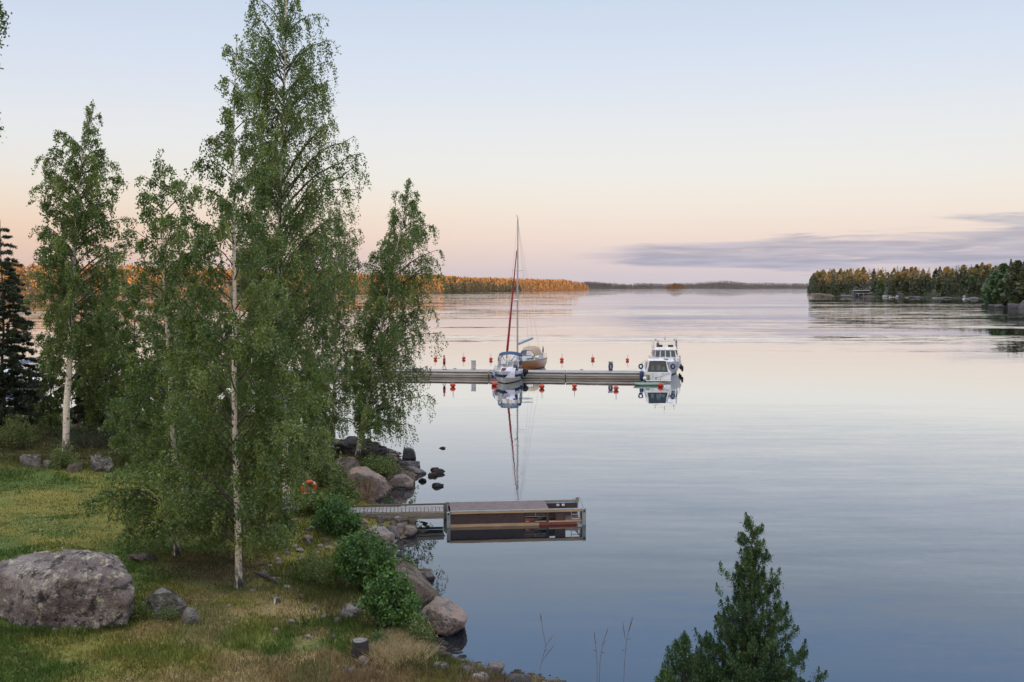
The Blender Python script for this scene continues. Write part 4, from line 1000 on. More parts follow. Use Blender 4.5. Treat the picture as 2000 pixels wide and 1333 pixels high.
# white motorboat, stern towards the shore
def sternboat():
    sp = P(1285, 747, 0); L = 7.4; hd = Vector((.04, 1, 0)).normalized()
    e = empty('motor_cruiser', sp + hd * L / 2, 'white motorboat with dark-framed cockpit window seen from its stern at the jetty end', 'motorboat', rz=math.atan2(hd.y, hd.x))
    rows = [(-.35, .05, 1), (-.03, .80, 1), (.08, .88, 0), (.55, .96, 0), (1.0, 1.0, 0)]
    edge, h_ = hull(e, L, 3.2, 1.12, 1.5, rows, [M_white, M_navy], rake=.9, tw=.92, deckm=M_white)
    MB().box((-L / 2 - .3, 0, .22), (.62, 2.7, .09)).build('swim_platform', M_white, e, .02)
    MB().box((-L / 2 - .02, .0, .68), (.05, 2.3, .72)).build('transom_door', M_white, e, .02)
    MB().box((-L / 2 - .06, .55, .66), (.03, .04, .6)).box((-L / 2 - .06, -.45, .66), (.03, .02, .6)).build('door_seam', M_galv, e)
    MB().tube([(-L / 2 - .08, .25, .55), (-L / 2 - .08, .2, .35)], .05, 6).tube([(-L / 2 - .06, -1.2, 1.0), (-L / 2 - .1, -.4, .62), (-L / 2 - .1, .2, .5)], .014, 4).build('mooring_rope', M_black, e)
    MB().plate([(-L / 2 - .06, -.5, 1.0), (-L / 2 - .06, -.6, .86), (-L / 2 - .06, -.72, .98), (-L / 2 - .06, -.6, .92)], .01).build('emblem', M_redwood, e)
    cabin(e, -2.2, 2.6, 1.25, .7, 1.1, 1.75, .9, .05, M_white, 'cabin', .9, 1.25)
    cabin(e, -3.35, 0.9, 1.30, 1.05, 1.08, 2.33, 1.2, .24, M_white, 'hardtop', .76)
    # aft window with its frame
    a, b_, c_, d_ = (-3.42, 1.08, 1.14), (-3.42, -1.08, 1.14), (-3.22, -.84, 2.22), (-3.22, .84, 2.22)
    w_ = MB().plate([a, b_, c_, d_], .03).build('aft_window', M_glass, e)
    MB().tube([a, b_, c_, d_], .06, 6, closed=True).build('window_frame', M_black, w_)
    for yy, hh, ww in ((.55, .5, .35), (-.1, .6, .5), (-.6, .4, .4)): MB().plate([(-3.47, yy + ww / 2, 1.25), (-3.47, yy - ww / 2, 1.25), (-3.39, yy - ww / 2 + .05, 1.25 + hh), (-3.39, yy + ww / 2 - .05, 1.25 + hh)], .015).build('cabin_seat_back', M_greyj, w_)
    for sy in (-1, 1):
        MB().plate([(-2.9, sy * 1.26, 1.35), (0, sy * 1.12, 1.4), (-.2, sy * 1.0, 2.1), (-2.9, sy * 1.12, 2.1)], -.03 * sy).build('side_window', M_glass, e)
        rail(e, [(x_, b_ * sy * .93, z_) for x_, b_, z_ in edge[12:21:3]], .5)
        ringfender(e, (-L / 2 + 1.2, sy * 1.74, 1.62), .20)
    fender(e, (-L / 2 + .3, 1.74, .1), .22, 1.1, M_navy); MB().box((-L / 2 - .2, 1.1, .55), (.35, .4, .6), m=0).build('folded_jacket', pmat('yellow_cloth', (.35, .33, .12), (.10, .08, .10), 4, .9), e, .08)
    MB().lathe([(.02, -.2), (.17, -.14), (.22, 0), (.17, .14), (.02, .2)], n=12, c=(-L / 2 - .4, 1.45, .45)).build('white_ball_fender', M_white, e)
    MB().tube([(-L / 2 - .58, -.7, .2), (-L / 2 - .6, -.7, -.2)], .03, 5).tube([(-L / 2 - .58, -1.0, .2), (-L / 2 - .6, -1.0, -.2)], .03, 5).build('ladder', M_steel, e)
    return e
sternboat()

def flyboat():
    L = 10.5; q = Vector((297 / F * 117.5, 118.2, 0)); hd = Vector((-.10, -1, 0)).normalized()
    e = empty('flybridge_boat', q + Vector((.35, .6, 0)), 'tall white flybridge motor yacht with four front windows moored at the end of the jetty', 'motorboat', rz=math.atan2(hd.y, hd.x))
    rows = [(-.4, .05, 1), (-.03, .68, 1), (.06, .76, 0), (.6, .94, 0), (1.0, 1.0, 0)]
    edge, h_ = hull(e, L, 3.9, 1.35, 1.75, rows, [M_white, M_navy], rake=1.3, tw=.9, deckm=M_white)
    cabin(e, -3.6, 3.0, 1.6, .9, 1.4, 1.95, 1.2, .05, M_white, 'coachroof', .9, 1.6)
    z0, z1 = 1.95, 2.82
    cabin(e, -3.2, 1.55, 1.5, 1.32, z0 - .05, z1, .5, .1, M_white, 'deckhouse', .9)
    for k in range(4):
        y0 = -1.22 + k * .63; y1 = y0 + .5
        MB().plate([(1.52, y0, z0 + .1), (1.52, y1, z0 + .1), (1.14, y1 * .92, z1 - .09), (1.14, y0 * .92, z1 - .09)], .035).build('front_window', M_glass, e)
    for sy in (-1, 1):
        for x_ in (-2.6, -1.2, .1): MB().plate([(x_, sy * 1.49, z0 + .15), (x_ + 1.05, sy * (1.44 if x_ > -1 else 1.47), z0 + .15), (x_ + .95, sy * 1.33, z1 - .12), (x_, sy * 1.38, z1 - .12)], -.04 * sy).build('side_window', M_glass, e)
    MB().box((-1.1, 0, z1 + .05), (4.6, 2.9, .1)).build('upper_deck', M_white, e, .03)
    MB().loft([[(.9, -1.25, z1 + .1), (1.1, 0, z1 + .1), (.9, 1.25, z1 + .1)], [(.75, -1.3, z1 + .34), (.95, 0, z1 + .36), (.75, 1.3, z1 + .34)]]).loft([[(.9, -1.25, z1 + .1), (-3, -1.35, z1 + .1)], [(.75, -1.3, z1 + .34), (-3, -1.4, z1 + .34)]]).loft([[(.9, 1.25, z1 + .1), (-3, 1.35, z1 + .1)], [(.75, 1.3, z1 + .34), (-3, 1.4, z1 + .34)]]).build('coaming', M_white, e)
    for y_ in (-.62, .62): MB().box((.55, y_, z1 + .42), (.18, .6, .36), ry=R(-15)).build('instrument_screen', M_black, e, .03)
    MB().tube([(-.3, -1.35, z1 + .1), (-.25, -1.3, 3.9), (-.25, 0, 3.97), (-.25, 1.3, 3.9), (-.3, 1.35, z1 + .1)], .03, 6).tube([(-.25, 0, 3.97), (-.25, 0, 4.25)], .06, 6).tube([(-.25, 0, 4.2), (-.25, 0, 4.9)], .012, 4).build('radar_arch', M_steel, e)
    for y_ in (-1.1, 1.1): MB().lathe([(.02, 0), (.07, .02), (.07, .1), (.02, .13)], n=8, c=(-.25, y_, 3.93)).build('navigation_lamp', M_black, e)
    rail(e, [(a * .98, -b_ * .95, c_) for a, b_, c_ in edge[6:21:2]], .62); rail(e, [(a * .98, b_ * .95, c_) for a, b_, c_ in edge[6:21:2]], .62)
    rail(e, [(-1.0, 1.5, z1), (-2, 1.5, z1), (-3.2, 1.45, z1), (-3.2, -1.45, z1), (-2, -1.5, z1)], .6)
    MB().lathe([(.02, 0), (.3, .02), (.3, .05), (.02, .09)], n=12, c=(2.3, 0, 1.86)).build('deck_light', M_alu, e)
    for x_ in (-3.5, -1.5, 1.2): fender(e, (x_, 1.98, .3), .14, .7, M_black)
    MB().tube([(-4.9, 1.6, 1.4), (-4.9, 1.6, 3.9), (-2.2, 1.6, 4.1)], .025, 5).tube([(-4.9, 1.6, 2.4), (-3, 1.6, 2.6)], .02, 5).build('awning_frame', M_steel, e)
    MB().tube([(-4.9, 1.62, 2.0), (-4.95, 1.64, 3.7)], [.16, .10], 8).build('furled_flag', M_rub, e)
    return e
fly = flyboat()
# green inflatable at the stern
def inflatable():
    q = P(1267, 753.2, 0); e = empty('inflatable_dinghy', q, 'long low green inflatable lying behind the white motorboat', 'dinghy', rz=.03)
    for sy in (-1, 1): MB().tube([(-1.55, sy * .05, .24), (-1.3, sy * .28, .16), (-.6, sy * .36, .13), (.9, sy * .36, .13), (1.5, sy * .34, .14)], [.06, .13, .15, .15, .12], 10).build('tube', M_green_inflat, e)
    MB().box((.2, 0, .05), (2.6, .6, .05)).build('floor', M_black, e); MB().box((1.35, 0, .2), (.06, .6, .22)).build('transom', M_black, e)
    MB().box((-.1, 0, .22), (.25, .62, .04)).build('thwart', M_lightwood, e)
inflatable()
# mooring ropes from boats to pontoon
for a, b_, lb in ((Vector((dockpt(.62, DW - .3))), bw - hd * 2 + Vector((-1.4, 0, 1.1)), 'thin mooring rope from the jetty to the blue-canopied cruiser'),
                  (dockpt(.93, DW - .4), P(1262, 741, 0) + Vector((.3, 1.0, 1.3)), 'thin mooring rope from the jetty end to the white motorboat')):
    mid_ = (a + b_) / 2 - Vector((0, 0, .12)); o = MB().tube([a, mid_, b_], .016, 5).build('mooring_rope', M_cloth); tag(o, lb, 'rope')
# boats lying at the hidden part of the marina behind the pine and birches
def copy_tree(o, parent=None):
    c = o.copy(); col.objects.link(c)
    if parent is not None: c.parent = parent
    for ch in o.children: copy_tree(ch, c)
    return c
mb0 = cruiser('white cabin cruiser with dark canopy half hidden behind the dark pine', P(64, 768, 0), R(-60), M_navy, False, 7.6); mb0.scale = (1, 1, 1)
for (u, v, rz, s_, lb) in ((205, 768, -1.9, 1.0, 'white cruiser glimpsed low between the left birch trunk and the bushes'), (300, 744, -2.3, .95, 'white cruiser glimpsed behind the sparse birch in the middle of the grove'),
                       (12, 752, -.9, 1.1, 'white cruiser behind the dark pine at the left edge'), (330, 718, -1.4, 1.1, 'farthest white cruiser glimpsed through the grove')):
    o = copy_tree(mb0); o.location = P(u, v, 0); o.rotation_euler = (0, 0, rz); o.scale = (s_,) * 3; o['label'] = lb

# ------------------------------------------------------------------ people
def skin_obj(name, verts, edges, mat, parent, sub=2, root=0):
    me = bpy.data.meshes.new(name); me.from_pydata([v[:3] for v in verts], edges, []); o = link(name, me, parent); me.materials.append(mat)
    sk = o.modifiers.new('skin', 'SKIN'); sk.use_smooth_shade = True
    for i, v in enumerate(verts):
        rr = v[3]; me.skin_vertices[0].data[i].radius = (rr, rr) if not hasattr(rr, '__len__') else rr
    me.skin_vertices[0].data[root].use_root = True
    s_ = o.modifiers.new('sub', 'SUBSURF'); s_.levels = sub; s_.render_levels = sub
    return o
def person(label, loc, rz, jacket, legs, stride=.16, hood=True, shorts=M_shorts, bare=True, scale=1.0):
    e = empty('person', loc, label, 'person', rz=rz); e.scale = (scale,) * 3
    V = []; E = []
    def v(*a): V.append(a); return len(V) - 1
    def ch(start, pts):
        p = start
        for q in pts: n = v(*q); E.append((p, n)); p = n
        return p
    pel = v(0, 0, .93, .125); chest = ch(pel, [(0, 0, 1.08, .115), (.005, 0, 1.25, .135), (0, 0, 1.40, .11)]); nk = ch(chest, [(.015, 0, 1.50, .055)])
    hd_ = ch(nk, [(.02, 0, 1.58, .075), (.025, 0, 1.66, .088), (.015, 0, 1.73, .065)])
    feet = []; arms = []
    for sy, st in ((1, stride), (-1, -stride)):
        f = ch(pel, [(0, sy * .09, .86, .098), (st * .45, sy * .095, .50, .060), (st * .9 - (.05 if st < 0 else 0), sy * .095, .28, .055), (st - (.02 if st < 0 else 0), sy * .095, .09, .038), (st + .12, sy * .105, .04, .034), (st + .17, sy * .11, .035, .026)]); feet.append(st)
        a = -st * .7
        w_ = ch(chest, [(0, sy * .17, 1.40, .062), (a * .3, sy * .215, 1.15, .046), (a * .8 + .02, sy * .225, .93, .034), (a + .03, sy * .225, .87, .030)])
        arms.append((a, sy)); pm = ch(w_, [(a + .04, sy * .225, .83, .026)])
        for k in range(4):
            o_ = (k - 1.5) * .019; ln = (.07, .08, .075, .06)[k]
            ch(pm, [(a + .045 + o_, sy * .223, .80, .010), (a + .05 + o_ * 1.1, sy * .218, .80 - ln * .6, .0085), (a + .052 + o_, sy * .208, .80 - ln, .007)])
        ch(w_, [(a + .065, sy * .215, .835, .011), (a + .085, sy * .205, .80, .009)])
    skin_obj('body', V, E, M_skin, e)
    # jacket
    JV = [(0, 0, .86, .165), (0, 0, 1.05, .155), (.005, 0, 1.25, .165), (0, 0, 1.40, .135), (.01, 0, 1.49, .085)]; JE = [(0, 1), (1, 2), (2, 3), (3, 4)]
    for a, sy in arms:
        b0 = len(JV); JV += [(0, sy * .175, 1.395, .085), (a * .3, sy * .22, 1.15, .068), (a * .8 + .02, sy * .228, .94, .055), (a + .03, sy * .228, .885, .045)]; JE += [(3, b0), (b0, b0 + 1), (b0 + 1, b0 + 2), (b0 + 2, b0 + 3)]
    skin_obj('jacket', JV, JE, jacket, e, 2)
    SV = [(0, 0, .93, .15)]; SE = []
    for sy, st in ((1, stride), (-1, -stride)):
        b0 = len(SV); low_ = .52 if bare else .08
        pts = [(0, sy * .09, .86, .115), (st * .4, sy * .095, .55, .088)] if bare else [(0, sy * .09, .86, .115), (st * .45, sy * .095, .5, .085), (st * .95, sy * .095, .1, .07)]
        SV += pts; SE += [(0, b0)] + [(b0 + i, b0 + i + 1) for i in range(len(pts) - 1)]
    skin_obj('shorts' if bare else 'trousers', SV, SE, shorts, e, 2)
    for sy, st in ((1, stride), (-1, -stride)): skin_obj('shoe', [(st - .05, sy * .1, .05, .052), (st + .06, sy * .105, .045, .05), (st + .18, sy * .11, .036, .038)], [(0, 1), (1, 2)], M_black, e, 1)
    if hood: skin_obj('hood', [(-.03, 0, 1.50, .09), (-.025, 0, 1.62, .112), (-.015, 0, 1.73, .09)], [(0, 1), (1, 2)], jacket, e, 2)
    else: skin_obj('hair', [(-.03, 0, 1.64, .078), (0, 0, 1.72, .078)], [(0, 1)], M_hair, e, 2)
    # face: nose, eyes, mouth, ears
    MB().lathe([(.001, 0), (.014, .01), (.010, .03), (.001, .045)], n=6, c=(.108, 0, 1.605)).build('nose', M_skin, e)
    for sy in (-1, 1): MB().lathe([(.001, -.008), (.010, 0), (.001, .008)], n=6, c=(.102, sy * .03, 1.655)).build('eye', M_black, e)
    MB().box((.100, 0, 1.575), (.01, .04, .008)).build('mouth', M_redwood, e)
    return e
q = P(865.5, 720, DECK); f_ = (q.x - A0.x) / dx.x; q = dockpt(f_, DW - .7, DECK + .0)
person('person in red hooded jacket and dark shorts walking along the jetty', q, R(5), M_jacket, None, .14, True, scale=.98)
q = fly.matrix_basis @ Vector((-.6, -.82, 2.2))
person('person in grey jacket standing on the flybridge of the white yacht', q, R(200), M_greyj, None, .03, False, M_shorts, False, .96)
# ------------------------------------------------------------------ near swimming platform and gangway
NL = P(872, 1031, 0); NR = P(1144.5, 1024.5, 0); ax = (NR - NL); PL = ax.length; pa = math.atan2(ax.y, ax.x); PW = 1.95; ZT = .67
pf = empty('swimming_platform', NL, 'brown-clad floating swimming platform with light wood rails at the end of the gangway', 'platform', rz=pa)
X = lambda f: f * PL
fr = MB()
fr.box((X(.51), .04, ZT - .05), (X(.955), .10, .10)).build('near_top_beam', M_lightwood, pf, .008)
MB().box((X(.5), PW - .06, ZT - .03), (X(1.0), .14, .12)).build('far_top_beam', M_galv, pf, .008)
MB().box((X(.505), .065, ZT + .012), (X(.96), .14, .025)).build('metal_edging', M_galv, pf)
mb = MB(); n_ = 46; a0, a1 = X(.03), X(.735)
for k in range(n_):
    x_ = a0 + (k + .5) * (a1 - a0) / n_; mb.box((x_, PW / 2 + .02, ZT + .012), ((a1 - a0) / n_ - .006, PW - .28, .03))
mb.build('deck_boards', M_browndeck, pf)
cl = MB(); n_ = 30
for k in range(n_):
    x_ = X(.03) + (k + .5) * X(.525) / n_; cl.box((x_, .05 + .004 * (k % 2), .335), (X(.525) / n_ - .004, .03, .45))
cl.build('side_cladding', M_brown, pf)
MB().box((X(.345), .035, .06), (X(.635), .07, .12)).build('lower_board', M_lightwood, pf, .006)
MB().box((X(.80), .035, .055), (X(.27), .07, .10)).build('lower_red_board', M_redwood, pf, .006)
MB().box((X(.77), .06, .15), (X(.41), .05, .07)).build('inner_board', M_lightwood, pf, .006)
MB().box((X(.64), .11, .46), (X(.16), .02, .17)).build('dark_window', M_glass, pf)
MB().box((X(.637), .09, .46), (.03, .04, .17)).box((X(.637), .09, .375), (X(.17), .04, .02)).build('window_bar', M_galv, pf)
MB().box((X(.595), .055, .25), (X(.075), .03, .12)).build('red_plank', M_redwood, pf)
MB().box((X(.63), .04, .22), (.72, .03, .10), ry=R(-22)).box((X(.635), .045, .12), (X(.15), .03, .06)).build('broken_plank', M_brown, pf)
MB().box((X(.722), .05, .28), (.10, .08, .60)).build('brown_post', M_brown, pf)
for c_, z_ in (((X(.815), .055, .36), (X(.075), .03, .46)), ((X(.76), .25, .40), (X(.05), .03, .3)), ((X(.965), .06, .36), (.12, .03, .4))): MB().box(c_, z_).build('brown_panel', M_brown, pf)
ld = MB(); ld.tube([(X(.895), .05, .60), (X(.895), .05, -.2)], .018, 6).tube([(X(.96), .05, .60), (X(.96), .05, -.2)], .018, 6)
for z_ in (.44, .24, .04): ld.tube([(X(.895), .05, z_), (X(.96), .05, z_)], .016, 6)
ld.build('ladder', M_steel, pf)
MB().box((X(.015), .03, .24), (.16, .16, .84)).box((X(.0), PW - .05, .3), (.14, .14, .7)).build('left_post', M_galv, pf, .01)
MB().box((X(.985), .03, .26), (.17, .17, .9)).build('right_post', M_galv, pf, .01)
MB().box((X(.985), PW - .05, .34), (.12, .12, .86)).box((X(.955), PW - .05, .34), (.05, .08, .8)).build('far_right_post', M_galv, pf, .01)
for x_ in (X(.015), X(.985)): MB().lathe([(.001, 0), (.04, .0), (.04, .02), (.001, .02)], n=10, ax='Y', c=(x_, -.075, .60)).build('bolt', M_black, pf)
MB().box((X(.5), PW - .09, .27), (X(.97), .05, .56)).build('far_wall', M_brown, pf)
MB().box((X(.015), PW / 2, .36), (.05, PW - .2, .5)).build('end_wall', M_rub, pf)
MB().box((X(.5), PW / 2, -.02), (X(.97), PW - .25, .06)).build('floor', M_brown, pf)
MB().box((X(.735), PW / 2, .34), (.05, PW - .3, .55)).build('bulkhead', M_brown, pf)
MB().box((X(.44), .28, .3), (X(.80), .04, .5)).build('inner_screen', M_black, pf)
for yy in (0, .2): MB().box((X(.84 + yy * .2), PW - .13, .47), (.13, .04, .10)).build('white_socket_box', M_white, pf, .01)
MB().tube([(X(.985), PW - .05, .77), (X(.995), PW * .72, .86), (X(.99), PW * .4, .80), (X(.985), .1, .70)], .03, 6).build('corner_chain', M_galv, pf)

gw = empty('gangway', NL + Vector((0, 0, 0)), 'weathered plank gangway from the rocky shore to the brown platform', 'gangway', rz=pa + R(.5))
GLn = 7.2; g0, g1 = .35, 1.45; zR, zL = .60, .62
zz = lambda t: zR + (zL - zR) * t + .03 * math.sin(math.pi * t)
mb = MB(); n_ = 44
for k in range(n_):
    t = (k + .5) / n_; mb.box((-.1 - t * GLn, (g0 + g1) / 2, zz(t)), (GLn / n_ - .022, g1 - g0 - .08, .035), rz=random.uniform(-.006, .006))
mb.build('planks', M_plank, gw)
for y_, nm in ((g0, 'near_beam'), (g1, 'far_beam')):
    mb = MB()
    for k in range(4):
        a, b_ = -.08 - GLn * k / 4, -.08 - GLn * (k + 1) / 4; t = (k + .5) / 4
        mb.box(((a + b_) / 2, y_, zz(t) - .10), (abs(b_ - a) - .01, .06, .16)); mb.box(((a + b_) / 2, y_ + .02, zz(t) - .25), (abs(b_ - a) - .01, .05, .10)); mb.box((b_ + .1, y_ - .05, zz(t) - .2), (.28, .04, .22))
    mb.build(nm, M_beam, gw, .005)
MB().box((-GLn / 2, g1 + .0, zz(.5) + .07), (GLn, .06, .07)).build('kerb_rail', M_rub, gw)
MB().box((-GLn / 2 - .1, g0 + .3, -.02 + .18), (GLn * .5, .08, .12), ry=R(2)).box((-GLn * .28, .9, .1), (.1, 1.0, .35)).build('float_beam', M_rub, gw)
pth = empty('boardwalk', tuple(G(622, 998)), 'pale boardwalk leading through the bushes to the gangway', 'boardwalk', rz=pa - .1)
mb = MB()
for k in range(14): mb.box((-k * .2 + .9, 0, .20), (.17, 1.1, .04))
mb.build('planks', M_plank, pth); MB().box((-.4, -.45, .1), (2.8, .08, .14)).box((-.4, .45, .1), (2.8, .08, .14)).build('beam', M_beam, pth)

# lifebuoy on its stand
g = G(600, 985); lb = empty('lifebuoy_stand', g, 'grey metal stand carrying the lifebuoy among the shore bushes', 'stand')
yb = g.y; top = Pd(600, 928, yb).z
MB().box((0, .06, (top - g.z) / 2), (.07, .07, top - g.z)).build('post', M_beam, lb); MB().tube([(-.16, 0, top - g.z - .22), (0, 0, top - g.z), (.16, 0, top - g.z - .22)], .015, 5).build('hook', M_galv, lb)
cz = Pd(604, 953, yb); ring = empty('lifebuoy', cz + Vector((0, -.06, 0)), 'orange lifebuoy with white bands hanging among the shore bushes', 'lifebuoy'); ring.rotation_euler = (R(8), 0, R(28))
pts = [(.29 * math.cos(a), 0, .29 * math.sin(a)) for a in np.linspace(0, 6.283, 33)[:-1]]
MB().tube(pts, .075, 10, closed=True).build('ring', M_orange, ring)
for k in range(4):
    a = math.pi / 4 + k * math.pi / 2; MB().tube([(.29 * math.cos(a + d_), 0, .29 * math.sin(a + d_)) for d_ in (-.16, 0, .16)], .079, 10).build('white_band', M_white, ring)

# ------------------------------------------------------------------ rocks
g_ = G(125, 1226)
hull_rock('boulder', 'huge lichen-spotted grey boulder on the lawn at the left edge', [(-14, 1120, .6), (2, 1098, .9), (60, 1084, 1.3), (140, 1078, 1.2), (195, 1084, 1.0), (243, 1100, .8), (257, 1128, .5), (251, 1165, .25), (246, 1222, .3), (160, 1238, .05), (110, 1150, -.15), (200, 1120, .25), (60, 1238, 0), (0, 1236, .3), (-14, 1225, .6), (20, 1090, 2.6), (230, 1092, 2.6), (240, 1230, 2.4), (5, 1235, 2.4), (150, 1128, -.1)], g_.y - .1, M_rock_big, 11, 6, .075, 60)
rock('low craggy mossy rock outcrop right of the huge boulder', (268, 345, 1163, 1205), M_rock_moss, 24, .8, 5, .16, 14, sharp=16)
rock('lichen-edged rock on top of the craggy outcrop', (306, 358, 1160, 1196), M_rock_moss, 12, .8, 5, .14, 12)
rock('smooth rounded rock at the right end of the craggy outcrop', (350, 386, 1186, 1222), M_rock_grey, 13, .9, 4, .08)
rock('small pale stone below the craggy outcrop side of the huge boulder', (122, 148, 1216, 1233), M_rock_pale, 14, .9, 3)
rock('tiny pale stone at the foot of the huge boulder', (86, 103, 1226, 1236), M_rock_pale, 15, .9, 3)
rock('pale lichen rock at the far lawn edge on the left', (36, 80, 886, 912), M_rock_moss, 16, .7, 4, .12)
rock('small grey rock touching the pale lichen rock at the far lawn edge', (78, 96, 899, 913), M_rock_grey, 17, .8, 3)
rock('reddish rock at the far lawn edge right of the white birch trunk foot', (127, 156, 900, 921), M_rock_brown, 18, .8, 4, .12)
rock('craggy white-crusted rock at the far lawn edge', (172, 212, 894, 921), M_rock_moss, 19, .8, 5, .18)
rock('flat dark rock slab under the second birch', (245, 300, 1078, 1098), M_rock_brown, 20, .7, 4, .08)
g_ = G(712, 978)
hull_rock('boulder', 'large pink granite boulder above the gangway', [(675, 932, .7), (686, 917, .9), (713, 911, 1.0), (744, 931, .9), (754, 946, .7), (752, 966, .5), (722, 984, .2), (700, 980, .1), (682, 955, .5), (700, 926, .15), (704, 970, -.05), (735, 935, .2), (690, 960, .3), (690, 918, 2.0), (742, 932, 2.0), (745, 975, 1.8), (690, 975, 1.8)], g_.y, M_rock_pink, 47, 6, .075, 90)
rock('brown rounded boulder behind the pink boulder', (638, 712, 886, 928), M_rock_brown, 22, .8, 5, .08, 10, 'boulder')
rock('dark bedrock outcrop behind the leaning birch', (632, 765, 852, 888), M_rock_dark, 23, .5, 5, .16, 14, 'rock_outcrop')
rock('upright dark rock left of the bedrock outcrop', (610, 655, 838, 872), M_rock_dark, 25, .8, 5, .14)
rock('small cap of dark bedrock seen beside the leaning trunk', (686, 700, 851, 860), M_rock_dark, 26, .8, 3)
rock('smooth dark rock at the water edge right of the leaning birch', (778, 811, 876, 898), M_rock_dark, 27, .8, 4, .03, water=True)
rock('ribbed dark shore rock below the smooth dark one', (772, 818, 898, 917), M_rock_dark, 28, .7, 5, .12, water=True)
rock('pointed grey shore rock reaching into the water', (788, 831, 908, 927), M_rock_grey, 29, .7, 4, .08, water=True)
rock('small grey rock wedged between the shore rocks', (782, 800, 918, 932), M_rock_grey, 30, .8, 4)
rock('pinkish layered shore rock right of the pink boulder', (754, 806, 925, 955), M_rock_pink, 31, .7, 5, .10, water=True)
rock('pink-brown shore rock tapering into the water', (778, 818, 924, 946), M_rock_brown, 32, .7, 4, .08, water=True)
wetl = ['lone wet rock far out in the water below the buoys', 'upper small wet rock of the cluster off the shore', 'largest wet rock of the cluster off the shore, with a pointed end', 'long flat wet rock left of the cluster off the shore',
        'wet rock close to the tapering shore rock', 'tiny wet stone beside the close wet rock', 'broad wet rock lowest off the shore above the platform']
for i, bx in enumerate([(856, 869, 872, 877), (840, 856, 912.5, 919), (843, 869, 915, 926), (835, 853, 923.5, 931), (817, 832, 932.5, 941), (820, 826, 943.5, 946), (839, 865, 943, 952)]):
    rock(wetl[i], bx, M_rock_wet, 70 + i, .8, 4, .12, water=True, sink=.6)
mn = [((712, 766, 1022, 1054), M_rock_pale, 'largest pale pink rock of the pile under the gangway', 9), ((748, 782, 1022, 1050), M_rock_grey, 'long grey leaning rock in the pile under the gangway', 10), ((783, 812, 1029, 1050), M_rock_pink, 'pink wedge-shaped rock at the waterline of the pile', 8),
      ((772, 790, 1024, 1043), M_rock_pink, 'orange-pink upright rock in the middle of the pile', 10), ((790, 822, 1022, 1040), M_rock_grey, 'grey rock at the right end of the pile under the gangway', 10), ((795, 811, 1012, 1025), M_rock_brown, 'rusty brown rock at the top right of the pile', 10),
      ((766, 790, 1008, 1024), M_rock_grey, 'grey rock right under the gangway beam', 10), ((740, 770, 1006, 1018), M_rock_brown, 'flat tan rock under the gangway', 10), ((702, 718, 1012, 1024), M_rock_pink, 'small pink rock at the left of the pile', 9),
      ((732, 748, 1008, 1022), M_rock_grey, 'grey rock at the upper left of the pile', 9), ((700, 720, 1034, 1048), M_rock_pink, 'pink rock left of the largest pale rock', 9), ((758, 772, 1014, 1028), M_rock_brown, 'small brown rock wedged in the pile', 9), ((740, 760, 1040, 1058), M_rock_pink, 'low pink rock at the foot of the largest pale rock', 9),
      ((824, 840, 1024, 1034), M_rock_wet, 'wet brown rock under the gangway end', 9)]
for i, (bx, mt, lb_, pl) in enumerate(mn): rock(lb_, bx, mt, 100 + i, .8, 4, .06, pl, sharp=20)
g_ = G(845, 1240)
hull_rock('boulder', 'large angular pink-grey boulder on the waterline right of the bushes', [(824, 1196, .8), (832, 1182, 1.0), (852, 1164, 1.1), (877, 1169, 1.1), (898, 1188, 1.0), (914, 1206, .7), (908, 1224, .4), (872, 1243, .1), (845, 1236, .2), (828, 1215, .5), (862, 1200, .0), (868, 1236, -.05), (840, 1190, .5), (905, 1215, .2), (855, 1168, 2.1), (900, 1195, 2.1), (890, 1245, 1.8), (835, 1240, 1.8)], P(872, 1243, 0).y - .1, M_rock_pink, 58, 6, .055, 120)
hull_rock('rock_outcrop', 'broad grey-pink bedrock slope behind the angular boulder', [(772, 1108, .5), (790, 1098, 1.2), (815, 1112, 1.2), (840, 1140, .8), (866, 1170, .3), (858, 1202, 0), (815, 1205, -.2), (782, 1165, 0), (770, 1130, .2), (800, 1130, -.1), (800, 1110, 3), (850, 1160, 2.5), (780, 1180, 2), (840, 1205, 1.6)], G(820, 1200).y, M_rock_brown, 34, 6, .06, 60)
rock('grey rock between the bedrock slope and the angular boulder', (800, 845, 1150, 1200), M_rock_grey, 35, .8, 4, .07)
rock('grey rock at the waterline above the bedrock slope', (808, 846, 1116, 1146), M_rock_grey, 36, .8, 4, .08)
rock('small dark rock at the waterline below the leaf reflections', (816, 844, 1112, 1132), M_rock_brown, 37, .8, 4, .08, water=True)
rock('rounded pale rock high on the bank by the dark bush', (783, 800, 1102, 1118), M_rock_pale, 38, .8, 4)
rock('flat mossy rock at the foot of the big bush', (647, 703, 1173, 1206), M_rock_moss, 39, .8, 5, .07)
rock('round grey stone in front of the flat mossy rock', (660, 690, 1192, 1215), M_rock_grey, 40, .8, 4)
rock('low grey stone left of the round grey one', (645, 664, 1206, 1218), M_rock_grey, 41, .8, 3)
rock('flat reddish stone below the tree stump', (684, 718, 1284, 1303), M_rock_brown, 43, .7, 4)
rock('pale oval stone near the bottom edge below the stump', (656, 690, 1303, 1316), M_rock_grey, 44, .7, 4)
rock('grey stone on the grassy bank near the bottom edge', (834, 876, 1296, 1312), M_rock_moss, 45, .7, 4)
rock('rounded grey rock at the bottom edge of the shore', (938, 984, 1290, 1322), M_rock_grey, 46, .8, 4)
rock('grey rock at the bottom edge, rightmost of the shore rocks', (984, 1036, 1310, 1340), M_rock_dark, 47, .8, 4)
rock('flat pale rock cut by the bottom edge', (922, 960, 1314, 1334), M_rock_pale, 48, .8, 4)
rock('dark wet stone below the angular boulder', (852, 880, 1272, 1290), M_rock_wet, 49, .8, 4)
